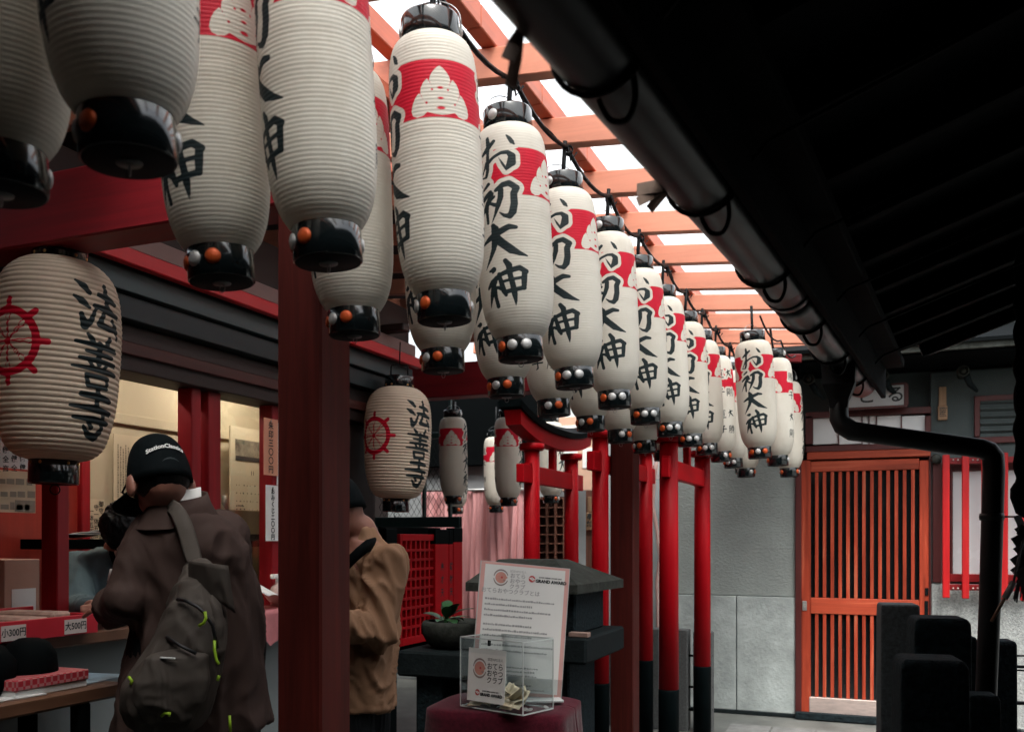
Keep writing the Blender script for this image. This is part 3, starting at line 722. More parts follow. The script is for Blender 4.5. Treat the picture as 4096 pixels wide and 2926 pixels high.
m = MB(); dashes(m, onX(-40, 1930, XB+.3015), EXS, UP, .22, 3, .05, .03, 3); pr_ = m.build('print', mat('grey_print', (.25, .22, .18), rough=.7), o); pr_['kind'] = 'stuff'; m = MB(); xbox(m, 60, 2000, 141, 2046, XB+.3015, .0005, 0); m.build('grey_block', mat('grey_print', (.25, .22, .18), rough=.7), o)
# clip, pinned slips below the calendar, black shelf
o = sheetx('slip', 920, 2065, 965, 2130, XB+.05, OLD, 'small slip with a hole pinned below the calendar', 'paper slip')
m = MB(); p = onX(930, 2075, XB+.055); m.lathe([(.0, .004), (.012, .003), (.013, 0)], p, 10, axis=Matrix.Rotation(R(90), 3, 'Y')); m.build('pin', BLK, o)
m = MB(); p = onX(898, 2010, XB+.14); m.tube([p+UP*.04, p, p-UP*.03+EXS*.02, p-UP*.07+EXS*.035], [.012, .016, .01, .005], 8); o = m.build('paper_clip', mat('grey_clip', (.16, .14, .11), rough=.4), None, loc=p); tag(o, 'dark clip hanging left of the calendar', 'clip')
m = MB(); xbox(m, 985, 2135, 1130, 2185, XB+.2, .18); o = m.build('black_case', BLK, None, loc=onX(1060, 2185, XB+.2)); tag(o, 'low black case under the calendar', 'case')
m = MB(); xbox(m, 252, 2155, 440, 2195, XB+.3, .25); o = m.build('wall_shelf', BLKW, None, loc=onX(345, 2195, XB+.3)); tag(o, 'black wall shelf carrying loose papers behind the clerk', 'shelf')
pz = onX(345, 2155, XB+.3).z
for k in range(4):
    q = onX(300+k*28, 2153, XB+.2); q.z = pz+.003+.004*k
    m = MB(); m.box((0, 0, 0), (.2, .16, .002), Matrix.Rotation(.3*k-.4, 3, 'Z') @ Matrix.Rotation(R(-4-3*k), 3, 'Y'), 0); o = m.build('paper_sheet', PAPER, None, local=True); o.location = q+Vector((0, 0, .012)); tag(o, ['bottom', 'second', 'third', 'top'][k]+' sheet of the loose papers on the black shelf', 'paper')
# price strips on the right post
SALM = mat('salmon_paper', (.66, .30, .19), rough=.7, var=.05)
for nm, u0, v0, u1, v1, m_, txt, lab, dx in (('price_strip', 1056, 1674, 1112, 1900, SALM, '朱印三〇〇円', 'salmon paper strip with brushed price pinned high on the red shop post', .052), ('price_strip', 1108, 1692, 1133, 1940, PAPER, '', 'narrow blank white strip beside the salmon price strip', .046), ('price_strip', 1064, 1940, 1120, 2162, PAPER, 'おみくじ二〇〇円', 'white paper strip with brushed price below the salmon one', .052)):
    o = sheetx(nm, u0, v0, u1, v1, XS+dx, m_, lab, 'price strip'); o['group'] = 'price strips on the shop post'
    if txt:
        m = MB(); h = (onX(1080, v0, XS).z-onX(1080, v1, XS).z)/(len(txt)+.4)
        vtext(m, txt, h*.9, onX((u0+u1)/2, v0+12, XS+dx+.0015), EXS, UP, .001, 1.08, 1.0); m.build('lettering', INKM, o)
    for v in (v0+9,):
        p = onX((u0+u1)/2, v, XS+dx+.002); q = MB(); q.lathe([(0, .004), (.004, .003), (.005, 0)], p, 8, axis=Matrix.Rotation(R(90), 3, 'Y')); q.build('pin', IRON, o)
m = MB(); xbox(m, 1122, 1945, 1133, 2170, XS+.047, .004, 0); o = m.build('gilt_strip', mat('gilt', (.4, .24, .06), rough=.4, metal=.5), None, loc=onX(1127, 2170, XS+.047)); tag(o, 'thin gilt edged strip beside the lower price strip', 'strip')

# ---- on the counter
TRAY = mat('tray_red', (.42, .012, .025), rough=.5, var=.1)
tray = thing('amulet_tray', 'long red tray with two handwritten price tags on the shop counter', 'tray', (-2.68, 2.0, 1.091))
y0, y1 = 1.35, onX(388, 2520, -2.55).y
MB().span((-2.56, y0, 1.092), (-2.545, y1, 1.158), .002).build('front', TRAY, tray)
MB().span((-2.85, y0, 1.092), (-2.561, y1, 1.10), .001).build('base', TRAY, tray)
MB().span((-2.86, y0, 1.10), (-2.851, y1, 1.175), .002).build('back', TRAY, tray)
MB().span((-2.85, y1-.012, 1.10), (-2.561, y1, 1.158), .002).build('end', TRAY, tray)
TAGP = mat('tag_paper', (.55, .47, .44), rough=.7, var=.04)
for u0, u1, s in ((4, 104, '小300円'), (258, 346, '大500円')):
    m = MB(); a = onX(u0, 2500, -2.5435); b = onX(u1, 2495, -2.5435)
    m.span((-2.5445, a.y, 1.098), (-2.5425, b.y, 1.146), 0); tg = m.build('price_tag', TAGP, tray)
    m = MB(); put_text(m, s, .03, ((-2.5418, (a.y+b.y)/2, 1.122)), EXS, UP, .0006, sx=.85); m.build('lettering', INKM, tg)
AMP = mat('amulet_paper', (.4, .25, .2), rough=.7, var=.3, nscale=20)
for k in range(9):
    c = Vector((-2.70+.02*(k % 2), 1.5+k*.1, 1.101)); m = MB(); h = .05+.01*(k % 3)
    m.box(c+UP*h/2, (.24, .085, h), R(4*(k % 3)-4), .008); o = m.build('amulet_packet', AMP, None, loc=c); tag(o, 'small pinkish paper packet of amulets lying in the long red tray', 'packet', 'amulet packets in the red tray')
cb = thing('cardboard_box', 'pinkish cardboard box with a white label behind the shop sill', 'box', onX(40, 2420, -3.2))
zc = 1.09; p0 = onX(-60, 2300, -3.1); p1 = onX(84, 2300, -3.1)
MB().span((-3.3, p0.y, zc), (-3.0, p1.y, zc+.25), .003).build('carton', mat('cardboard_pink', (.42, .24, .18), rough=.8, var=.08), cb)
MB().span((-3.001, p0.y+.03, zc+.02), (-2.998, p1.y-.02, zc+.14), 0).build('label', PAPER, cb)
MB().span((-3.25, 1.0, 1.0), (-2.95, 3.6, 1.089), .004).build('counter', CWOOD, shop)
MB().span((-3.45, 1.05, 1.0), (-3.26, 3.0, 1.06), .004).build('desk', DKW, shop)
bt = onX(268, 2405, -3.15); bt.z = 1.09
bo = thing('green_bottle', 'green plastic tea bottle standing behind the red shop post', 'bottle', bt)
GRN = mat('bottle_green', (.10, .30, .02), rough=.3, var=.25, nscale=25)
MB().lathe([(.03, 0), (.033, .01), (.033, .12), (.031, .14), (.018, .17), (.013, .185), (.013, .195)], bt, 18).build('bottle_body', GRN, bo)
MB().lathe([(.0155, .195), (.016, .212), (.0, .213)], bt, 14).build('bottle_cap', mat('cap_green', (.2, .42, .03), rough=.4), bo)
MB().lathe([(.0336, .04), (.0338, .045), (.0338, .1), (.0336, .105)], bt, 18).build('bottle_label', mat('label_green', (.05, .2, .03), rough=.4, var=.5, nscale=60), bo)
# pump bottle, white papers and pink cloth at the far end of the counter
pb = onX(1112, 2390, -2.72); pb.z = 1.09
pm = thing('pump_bottle', 'white pump dispenser bottle at the far end of the shop counter', 'bottle', pb)
hz = onX(1112, 2295, -2.72).z-1.09
MB().lathe([(.03, 0), (.036, .01), (.036, hz*.55), (.03, hz*.62), (.014, hz*.7), (.014, hz*.76)], pb, 18).build('bottle_body', mat('pump_clear', (.62, .45, .42), rough=.25), pm)
m = MB(); m.tube([pb+UP*hz*.76, pb+UP*hz*.9], .012, 10); m.box(pb+UP*(hz*.94)-EXS*.012, (.03, .07, .022), None, .006); m.tube([pb+UP*hz*.95-EXS*.04, pb+UP*hz*.9-EXS*.055], .005, 8); m.build('pump_head', PAPER, pm)
p = onX(1085, 2420, -2.68); p.z = 1.14
m = MB(); m.grid(lambda s, t: p+EXS*((s-.5)*.26)+Vector((.16*(t-.5), 0, .07*(.5-t)+.03*math.sin(s*5)-.1*(s-.5))), 10, 6); o = m.build('paper_sheet', PAPER, None, loc=p); tag(o, 'crumpled white paper bag lying at the far end of the counter', 'paper')
md = o.modifiers.new('thick', 'SOLIDIFY'); md.thickness = .002
PCL = mat('pink_cloth', (.5, .17, .18), rough=.85, var=.12, nscale=16)
a = onX(1032, 2500, -2.585); 
m = MB(); y0c, y1c = onX(1028, 2450, -2.6).y, 4.25
def clf(s, t):
    y = y0c+(y1c-y0c)*s; 
    if t < .5: return (-2.85+.27*t*2, y, 1.094+.003*math.sin(s*30))
    k = (t-.5)*2; return (-2.58+.012*math.sin(s*40)*k, y, 1.094-k*(.1+.05*math.sin(s*9)+.03*math.sin(s*23)))
m.grid(clf, 40, 14); o = m.build('counter_cloth', PCL, None, loc=(-2.6, y0c, 1.09)); tag(o, 'pink cloth hanging over the far end of the shop counter', 'cloth')

# ---- low display table in front of the shop
tb = thing('display_table', 'low wooden display table in the bottom left corner before the shop', 'table', (-2.45, 1.6, 0))
ZT = .945
yT = onX(486, 2728, -2.35).y
MB().span((-2.66, .9, ZT-.05), (-2.35, yT, ZT), .008).build('table_top', CWOOD, tb)
for y in (yT-.12, yT-.78):
    for x in (-2.63, -2.40): MB().span((x, y-.045, 0), (x+.045, y, ZT-.05), .004).build('leg', BLKW, tb)
MB().span((-2.62, .95, .72), (-2.40, yT-.1, .745), .004).build('stretcher', BLKW, tb)
p = onX(110, 2770, -2.42)
DIA = mat('red_white_box', (.42, .03, .05), rough=.5, var=.1)
bx = thing('flat_box', 'flat white box with red patterned lid on the display table', 'box', Vector((-2.42, p.y, ZT)))
A = onX(60, 2770, -2.38); B_ = onX(348, 2770, -2.38)
MB().span((-2.50, A.y, ZT+.001), (-2.38, B_.y, ZT+.022), .002).build('tray', PAPER, bx)
def patt():
    m, t, p = nodes('diamond_print'); v = coords(t, (58, 58, 58)); ck = N(t, 'TexChecker', Scale=1.0); mp = N(t, 'Mapping'); mp.inputs['Rotation'].default_value = (0, 0, R(45)); t.links.new(v, mp.inputs[0]); t.links.new(mp.outputs[0], ck.inputs[0])
    ck.inputs[1].default_value = (.45, .02, .035, 1); ck.inputs[2].default_value = (.5, .2, .2, 1); t.links.new(ck.outputs[0], p.inputs['Base Color']); p.inputs['Roughness'].default_value = .55; return m
MB().span((-2.505, A.y-.004, ZT+.023), (-2.375, B_.y+.004, ZT+.055), .003).build('lid', patt(), bx)
p = onX(115, 2650, -2.5); p.z = ZT
m = MB(); m.lathe([(.05, 0), (.075, .02), (.085, .06), (.08, .11), (.06, .145), (.03, .16), (.0, .163)], p, 24); o = m.build('black_bag', BLK, None, loc=p); tag(o, 'round black bag standing on the display table', 'bag')
m = MB(); m.lathe([(.05, 0), (.08, .03), (.085, .1), (.05, .15), (.0, .16)], p+Vector((.0, -.15, 0)), 20); o = m.build('black_bag', BLK, None, loc=p+Vector((0, -.15, 0))); tag(o, 'black bag at the left frame edge of the display table', 'bag')
p = onX(300, 2715, -2.5); p.z = ZT+.003
m = MB(); m.box(p, (.2, .3, .003), R(8), 0); o = m.build('leaflet', mat('leaflet_blue', (.22, .3, .36), rough=.5, var=.3, nscale=18), None, loc=p); tag(o, 'bluish leaflet lying on the display table behind the flat box', 'leaflet')
p = onX(20, 2800, -2.42); p.z = ZT+.003
m = MB(); m.box(p, (.1, .2, .003), R(-6), 0); o = m.build('leaflet', PAPER, None, loc=p); tag(o, 'white leaflet with orange stain at the near end of the display table', 'leaflet')

# ================================================================== paper lanterns
# brush strokes: points (x, y, radius) in picture pixels of one character; turned into a distance field on the paper
def sd_strokes(X, Y, strokes):
    best = np.full(X.shape, 1e3)
    for st in strokes:
        for (ax, ay, ar), (bx_, by, br) in zip(st[:-1], st[1:]):
            dx, dy = bx_-ax, by-ay; L = dx*dx+dy*dy+1e-12
            h = np.clip(((X-ax)*dx+(Y-ay)*dy)/L, 0, 1)
            best = np.minimum(best, np.hypot(X-ax-h*dx, Y-ay-h*dy)-(ar+(br-ar)*h))
    return best
def sd_poly(X, Y, P):
    P = np.array(P); d = np.full(X.shape, 1e6); s = np.ones(X.shape); n = len(P)
    for i in range(n):
        a, b = P[i], P[i-1]; e = b-a; wx, wy = X-a[0], Y-a[1]
        h = np.clip((wx*e[0]+wy*e[1])/(e @ e+1e-15), 0, 1); d = np.minimum(d, (wx-e[0]*h)**2+(wy-e[1]*h)**2)
        c1 = Y >= a[1]; c2 = Y < b[1]; c3 = e[0]*wy > e[1]*wx
        s = np.where((c1 & c2 & c3) | (~c1 & ~c2 & ~c3), -s, s)
    return s*np.sqrt(d)
def glyph(px, cx, cy_, half): return [[((x-cx)/half, (cy_-y)/half, r/half) for x, y, r in st] for st in px]
G_O = glyph([[(225, 480, 28), (330, 395, 52), (470, 268, 36)], [(335, 180, 36), (355, 300, 46), (345, 500, 32), (340, 650, 38), (332, 800, 36), (300, 905, 30)], [(315, 640, 28), (250, 790, 18), (185, 915, 12), (300, 915, 24)],
             [(350, 660, 34), (450, 580, 30), (600, 520, 32), (720, 522, 40), (790, 600, 66), (775, 720, 80), (700, 815, 40), (680, 865, 10)], [(680, 840, 22), (620, 730, 22), (555, 600, 6)], [(708, 185, 14), (760, 250, 38), (800, 320, 44), (842, 372, 16)]], 520, 550, 390)
G_HATSU = glyph([[(265, 1148, 24), (370, 1062, 36)], [(190, 1390, 32), (300, 1290, 45), (400, 1222, 42)], [(430, 1262, 40), (330, 1420, 50), (230, 1590, 26), (135, 1805, 5)], [(320, 1450, 44), (312, 1600, 34), (320, 1785, 30)], [(472, 1320, 26), (395, 1385, 22)], [(380, 1425, 28), (480, 1482, 38)],
                 [(510, 1208, 36), (640, 1130, 52), (750, 1112, 55), (872, 1208, 60), (822, 1310, 62), (822, 1500, 64), (790, 1650, 68), (735, 1735, 52), (640, 1708, 32), (560, 1640, 12)], [(600, 1220, 52), (590, 1350, 54), (540, 1500, 48), (480, 1650, 26), (400, 1805, 7)]], 545, 1420, 390)
G_DAI = glyph([[(222, 448, 20), (340, 382, 44), (480, 320, 55), (640, 252, 46), (738, 268, 30)], [(402, 195, 38), (430, 260, 64), (430, 400, 64), (390, 560, 42), (320, 700, 28), (225, 850, 5)], [(440, 400, 68), (540, 500, 62), (660, 610, 64), (770, 672, 38), (885, 716, 10)]], 550, 515, 360)
G_SHIN = glyph([[(320, 890, 20), (390, 880, 44), (372, 920, 20)], [(268, 1150, 24), (340, 1072, 38), (430, 1020, 42)], [(400, 1050, 46), (360, 1150, 44), (320, 1270, 38), (262, 1445, 7)], [(380, 1180, 42), (390, 1320, 32), (410, 1448, 36)], [(420, 1160, 20), (500, 1192, 38)],
                [(470, 968, 32), (500, 1100, 38), (530, 1230, 42), (560, 1300, 28)], [(470, 985, 32), (620, 940, 42), (780, 902, 42), (868, 962, 42)], [(850, 960, 42), (838, 1100, 44), (832, 1215, 36)], [(520, 1092, 24), (840, 1052, 24)], [(540, 1258, 34), (838, 1212, 34)], [(580, 772, 36), (630, 850, 48), (640, 1000, 40), (670, 1150, 42), (690, 1300, 44), (700, 1400, 26), (700, 1480, 5)]], 575, 1115, 375)
LEAF = [(0, 1), (.11, .95), (.22, .87), (.31, .78), (.35, .68), (.27, .52), (.42, .71), (.55, .63), (.64, .51), (.66, .40), (.53, .17), (.70, .40), (.84, .30), (.95, .15), (1., .0), (.95, -.10), (.8, -.15), (.6, -.13), (.46, -.05), (.22, -.1), (0, -.12)]
LEAF = LEAF+[(-x, y) for x, y in LEAF[-2:0:-1]]
SPOTS = [(0, .5, .10, .03), (-.27, .46, .04, .03), (.25, .46, .035, .03), (0, .26, .10, .03), (0, .04, .14, .04), (-.47, .16, .04, .03), (.47, .14, .035, .03)]
# two columns of donors' names on the far side of each lantern, brushed small
def small(strokes): return strokes
G_KO = [[(-.5, .75, .1), (.45, .8, .12), (.1, .35, .1)], [(.1, .4, .1), (.12, -.6, .13), (-.2, -.8, .06)], [(-.9, .05, .1), (0, .1, .11), (.9, .1, .12)]]
G_KATSU = [[(-.75, .8, .09), (-.75, -.2, .1), (-.95, -.85, .05)], [(-.7, .8, .08), (-.3, .8, .1), (-.3, -.8, .1), (-.45, -.75, .05)], [(-.7, .3, .07), (-.35, .3, .07)], [(-.7, -.15, .07), (-.35, -.15, .07)], [(.05, .85, .08), (.2, .6, .08)], [(.75, .9, .08), (.55, .6, .08)], [(-.05, .5, .08), (.85, .5, .09)], [(-.1, .2, .08), (.95, .2, .09)], [(.4, .9, .09), (.35, .3, .09), (-.1, -.1, .05)], [(.5, .25, .08), (.9, -.1, .08)], [(.05, -.25, .08), (.8, -.22, .1), (.75, -.85, .1), (.6, -.8, .05)], [(.45, 0, .09), (.35, -.5, .09), (0, -.9, .05)]]
G_WATARU = [[(-.8, .75, .1), (.8, .75, .1)], [(-.5, .4, .1), (-.5, -.45, .1)], [(-.5, .4, .1), (.5, .4, .1), (.5, -.45, .1)], [(-.45, 0, .08), (.45, 0, .08)], [(-.5, -.42, .08), (.5, -.42, .08)], [(-.9, -.85, .1), (.9, -.85, .12)]]
G_GO = [[(-.9, .8, .09), (-.9, -.85, .09)], [(-.9, .8, .08), (0, .8, .09), (0, -.85, .09)], [(-.7, .5, .06), (-.2, .5, .06)], [(-.75, .2, .07), (-.15, .2, .07)], [(-.65, .0, .06), (-.65, -.4, .07), (-.25, -.4, .07), (-.25, 0, .06)], [(-.45, .2, .06), (-.45, -.4, .06)], [(.4, .7, .09), (.4, -.3, .09)], [(.8, .9, .1), (.82, -.8, .11), (.6, -.75, .05)]]
def ribbed(prof, nrib, per, amp):
    """resample an outline (r, z) so that the paper bulges between the hoops"""
    P = np.array(prof); seg = np.hypot(np.diff(P[:, 0]), np.diff(P[:, 1])); s = np.r_[0, np.cumsum(seg)]
    q = np.linspace(0, s[-1], nrib*per+1); r = np.interp(q, s, P[:, 0]); z = np.interp(q, s, P[:, 1])
    k = np.arange(len(q)) % per/per
    return r+amp*(np.abs(np.sin(PI*k))**.8-.6), z
def smooth_prof(pts, n=90):
    P = np.array(pts); t = np.linspace(0, 1, len(P)); q = np.linspace(0, 1, n); out = []
    from mathutils import interpolate as _i
    return [(float(np.interp(a, t, P[:, 0])), float(np.interp(a, t, P[:, 1]))) for a in q]
def paper_mat(name='lantern_paper', lo=(.63, .595, .51), hi=(.77, .745, .67)):
    m, t, p = nodes(name)
    a1 = N(t, 'Attribute', attribute_name='ink'); a2 = N(t, 'Attribute', attribute_name='red')
    def edge(a, wd):
        r = N(t, 'MapRange'); r.inputs['From Min'].default_value = -wd; r.inputs['From Max'].default_value = wd; r.inputs['To Min'].default_value = 1; r.inputs['To Max'].default_value = 0
        t.links.new(a.outputs['Fac'], r.inputs[0]); return r.outputs[0]
    inf = N(t, 'ObjectInfo'); vsum = N(t, 'VectorMath', operation='ADD'); vsc = N(t, 'VectorMath', operation='SCALE'); vsc.inputs[0].default_value = (7, 5, 3); t.links.new(inf.outputs['Random'], vsc.inputs['Scale'])
    t.links.new(coords(t, (1, 1, .5)), vsum.inputs[0]); t.links.new(vsc.outputs[0], vsum.inputs[1]); v = vsum.outputs[0]
    n1 = N(t, 'TexNoise', Scale=9.0, Detail=6.0, Roughness=.65); t.links.new(v, n1.inputs['Vector'])
    pc = N(t, 'Mix', data_type='RGBA'); pc.inputs[6].default_value = c4(lo); pc.inputs[7].default_value = c4(hi); t.links.new(n1.outputs[0], pc.inputs[0])
    tone = N(t, 'MapRange'); tone.inputs['To Min'].default_value = 0; tone.inputs['To Max'].default_value = .22; t.links.new(inf.outputs['Random'], tone.inputs[0])
    pc2 = N(t, 'Mix', data_type='RGBA'); pc2.inputs[7].default_value = (.56, .49, .38, 1); t.links.new(tone.outputs[0], pc2.inputs[0]); t.links.new(pc.outputs[2], pc2.inputs[6])
    sn = N(t, 'TexNoise', Scale=3.2, Detail=7.0, Roughness=.7); t.links.new(v, sn.inputs['Vector'])
    sr = N(t, 'MapRange'); sr.inputs['From Min'].default_value = .52; sr.inputs['From Max'].default_value = .75; sr.inputs['To Max'].default_value = .5; t.links.new(sn.outputs[0], sr.inputs[0])
    pc3 = N(t, 'Mix', data_type='RGBA'); pc3.inputs[7].default_value = (.46, .38, .28, 1); t.links.new(sr.outputs[0], pc3.inputs[0]); t.links.new(pc2.outputs[2], pc3.inputs[6]); pc2 = pc3
    nr = N(t, 'TexNoise', Scale=26.0, Detail=3.0); t.links.new(v, nr.inputs['Vector'])
    rc = N(t, 'Mix', data_type='RGBA'); rc.inputs[6].default_value = (.48, .004, .022, 1); rc.inputs[7].default_value = (.68, .008, .035, 1); t.links.new(nr.outputs[0], rc.inputs[0])
    m1 = N(t, 'Mix', data_type='RGBA'); t.links.new(edge(a2, .0009), m1.inputs[0]); t.links.new(pc2.outputs[2], m1.inputs[6]); t.links.new(rc.outputs[2], m1.inputs[7])
    ic = N(t, 'Mix', data_type='RGBA'); ic.inputs[6].default_value = (.008, .018, .02, 1); ic.inputs[7].default_value = (.02, .032, .035, 1); t.links.new(nr.outputs[0], ic.inputs[0])
    m2 = N(t, 'Mix', data_type='RGBA'); t.links.new(edge(a1, .0009), m2.inputs[0]); t.links.new(m1.outputs[2], m2.inputs[6]); t.links.new(ic.outputs[2], m2.inputs[7])
    t.links.new(m2.outputs[2], p.inputs['Base Color']); p.inputs['Roughness'].default_value = .55; p.inputs['Specular IOR Level'].default_value = .25
    nb2 = N(t, 'TexNoise', Scale=70.0, Detail=4.0); t.links.new(coords(t), nb2.inputs['Vector']); b = N(t, 'Bump', Strength=.12, Distance=.003); t.links.new(nb2.outputs[0], b.inputs['Height']); t.links.new(b.outputs[0], p.inputs['Normal'])
    tl = N(t, 'BsdfTranslucent'); t.links.new(m2.outputs[2], tl.inputs[0]); mx = N(t, 'MixShader'); mx.inputs[0].default_value = .22
    t.links.new(p.outputs[0], mx.inputs[1]); t.links.new(tl.outputs[0], mx.inputs[2]); t.links.new(mx.outputs[0], t.nodes['Material Output'].inputs['Surface'])
    return m
PAPM = paper_mat(); PAPR = paper_mat('cream_lantern_paper', (.66, .53, .41), (.80, .67, .53))
def paper_mesh(name, prof, nrib, per, amp, nseg, paint, wob=0, seed=0):
    r, z = ribbed(prof, nrib, per, amp); phi = np.arange(nseg)*2*PI/nseg
    rg = np.random.RandomState(seed)
    # slight unevenness of the hoops
    hz = np.interp(np.arange(len(r)), np.arange(0, len(r)+per, per*3), rg.uniform(-1, 1, len(np.arange(0, len(r)+per, per*3))))*wob
    RR = r[:, None]+wob*np.sin(phi[None, :]*8+hz[:, None]*200)*.25+hz[:, None]*.5
    PHI, ZZ = np.meshgrid(phi, z)
    ink, red = paint(PHI, ZZ, r[:, None]*np.ones_like(PHI))
    V = np.stack([RR*np.sin(PHI), -RR*np.cos(PHI), ZZ+hz[:, None]*.4], -1).reshape(-1, 3)
    n, m_ = len(r), nseg
    idx = np.arange(n*m_).reshape(n, m_); nx = np.roll(idx, -1, 1)
    Fc = np.stack([idx[:-1], nx[:-1], nx[1:], idx[1:]], -1).reshape(-1, 4)
    me = bpy.data.meshes.new(name); me.vertices.add(len(V)); me.vertices.foreach_set('co', V.ravel())
    me.loops.add(Fc.size); me.loops.foreach_set('vertex_index', Fc.ravel()); me.polygons.add(len(Fc)); me.polygons.foreach_set('loop_start', np.arange(0, Fc.size, 4)); me.polygons.foreach_set('loop_total', np.full(len(Fc), 4))
    me.update(calc_edges=True); me.polygons.foreach_set('use_smooth', np.ones(len(Fc), bool))
    for nm, a in (('ink', ink), ('red', red)):
        at_ = me.attributes.new(nm, 'FLOAT', 'POINT'); at_.data.foreach_set('value', a.astype(np.float32).ravel())
    me.materials.append(PAPM); me.validate(); return me
def wrap(a): return (a+PI) % (2*PI)-PI
RL = .111
def paint_long(names):
    def f(PHI, Z, r):
        T = wrap(PHI)*RL
        ink = np.full(PHI.shape, 1.0)
        for g, zc, hf, xo in ((G_O, .576, .0597, -.004), (G_HATSU, .4436, .0597, -.006), (G_DAI, .317, .0667, .003), (G_SHIN, .2066, .0695, .004)):
            sx = 1.1
            ink = np.minimum(ink, sd_strokes((T-xo)/sx/hf, (Z-zc)/hf, g)*hf)
        halo = ink.copy()
        TB = wrap(PHI-PI)*RL
        for k, (g, zc, xo) in enumerate(names):
            s = sd_strokes((TB-xo)/.028, (Z-zc)/.028, g)*.028; ink = np.minimum(ink, s); halo = np.minimum(halo, s)
        red = np.abs(Z-.525)-.069
        red = np.maximum(red, .0115-halo)
        for c in (1.48, -1.48):
            TC = wrap(PHI-c)*RL; lx, ly = TC/.073, (Z-.474)/.104
            lf = sd_poly(lx, ly, LEAF)*.085
            for sx, sy, a, b in SPOTS:
                e = (np.hypot((lx-sx)/a, (ly-sy)/b)-1)*min(a, b)*.085; lf = np.maximum(lf, -e)
            red = np.maximum(red, -lf)
        return ink, red
    return f
def names_a(): return [(G_WATARU, .56, -.035), (G_KO, .44, -.035), (G_WATARU, .30, -.035), (G_KO, .20, -.035), (G_DAI, .56, .035), (G_GO, .44, .035), (G_DAI, .30, .035), (G_KATSU, .20, .035)]
def names_b(): return [(G_KATSU, .56, -.035), (G_KO, .44, -.035), (G_DAI, .30, -.035), (G_GO, .20, -.035), (G_WATARU, .56, .035), (G_DAI, .44, .035), (G_KATSU, .30, .035), (G_KO, .20, .035)]
PROF_LONG = catmull([(.066, .062), (.074, .072), (.088, .095), (.0995, .13), (.107, .18), (.1105, .25), (.1115, .36), (.1115, .47), (.1105, .57), (.106, .63), (.098, .66), (.087, .677), (.074, .686)], 8)
LONG = [paper_mesh('paper_shade', PROF_LONG, 74, 4, .0007, 224, paint_long(names_a()), .0007, 1), paper_mesh('paper_shade', PROF_LONG, 74, 4, .0007, 224, paint_long(names_b()), .0009, 5)]
# caps, studs and wire, shared by all long lanterns
topcap = MB().lathe([(.072, .682), (.0735, .684), (.0735, .742), (.071, .747), (.064, .747), (.062, .71), (.0, .708)], n=40).mesh('top_cap', LACQ)
botcap = MB().lathe([(.0, .004), (.060, .004), (.0655, .0), (.068, .003), (.068, .066), (.0665, .069), (.05, .069)], n=40).mesh('bottom_cap', LACQ)
plate = MB().lathe([(0, -.0012), (.0625, -.0012), (.0645, .0012)], n=36).mesh('base_plate', mat('matte_black_plate', (.008, .012, .014), rough=.75, var=.3, spec=.2))
disc = MB().lathe([(.0, -.003), (.018, -.002), (.02, .003)], n=20).mesh('disc', GREYD)
ringm = MB().tube([(.008*math.cos(a), 0, -.012+.008*math.sin(a)) for a in np.linspace(0, 2*PI, 13)], .0012, 5).mesh('ring', WIRE)
stud_s = MB().lathe([(.0165, -.003), (.016, .002), (.0125, .0052), (.007, .0068), (0, .0074)], n=18, axis=Matrix.Rotation(R(90), 3, 'X')).mesh('stud', SILVER)
stud_a = MB().lathe([(.0165, -.003), (.016, .002), (.0125, .0052), (.007, .0068), (0, .0074)], n=18, axis=Matrix.Rotation(R(90), 3, 'X')).mesh('stud', AMBER)
bail = MB().tube([(.078, 0, .715)]+[(.078*math.cos(a), 0, .735+.055*math.sin(a)) for a in np.linspace(0, PI, 17)]+[(-.078, 0, .715)], .0016, 5).mesh('wire_handle', WIRE)
def polar(r, deg, z): a = R(deg); return (r*math.sin(a), -r*math.cos(a), z)
def long_lantern(base_xy, zbot, text_deg, label, group, var=0, tilt=3.0, hang=None, bail_deg=60, third=stud_a):
    """text_deg: where the writing points, measured from the direction to the camera (minus = to the left)"""
    x, y = base_xy; t = thing('paper_lantern', label, 'lantern', (x, y, zbot), group)
    view = math.atan2(-x, y)                       # bearing of the lantern from the camera (left positive)
    ax = CF; q = Matrix.Rotation(R(-tilt), 3, ax) @ Matrix.Rotation(view+R(text_deg), 3, 'Z')
    t.rotation_euler = q.to_euler(); rs_ = random.Random(label); t.scale = (1+rs_.uniform(-.02, .015), 1+rs_.uniform(-.02, .015), 1+rs_.uniform(-.012, .012))
    part('paper_shade', LONG[var], t); part('top_cap', topcap, t); b = part('bottom_cap', botcap, t); part('base_plate', plate, b); part('disc', disc, b, (0, 0, -.0015)); part('ring', ringm, b)
    for dg in (-18, 162): part('stud', stud_s, t, polar(.0725, dg, .716), (0, 0, R(dg)))
    for dg, mm in ((-35, stud_a), (-2, stud_s), (34, third), (176, stud_s), (212, stud_a)): part('stud', mm, t, polar(.067, dg, .036), (0, 0, R(dg)))
    part('wire_handle', bail, t, (0, 0, 0), (0, 0, R(bail_deg)))
    cord = MB(); top = t.location+q @ Vector((0, 0, .705)); end = Vector(hang) if hang is not None else Vector((top.x+.01, top.y, zb(x)+.01))
    inv = q.inverted(); cord.tube([inv @ (top-t.location), inv @ (top.lerp(end, .5)-t.location), inv @ (end-t.location)], .008, 8)
    o = cord.build('hanging_cord', CABLE, t, local=True)
    return t
ORD = ['first', 'second', 'third', 'fourth', 'fifth', 'sixth', 'seventh', 'eighth', 'ninth', 'tenth', 'eleventh', 'twelfth', 'thirteenth', 'fourteenth']
FDEG = [-84, -74, -77, -19, -20, -6, -1, 0, -4, -8, -150, -30, -120]
FX, BX = -1.02, -1.28
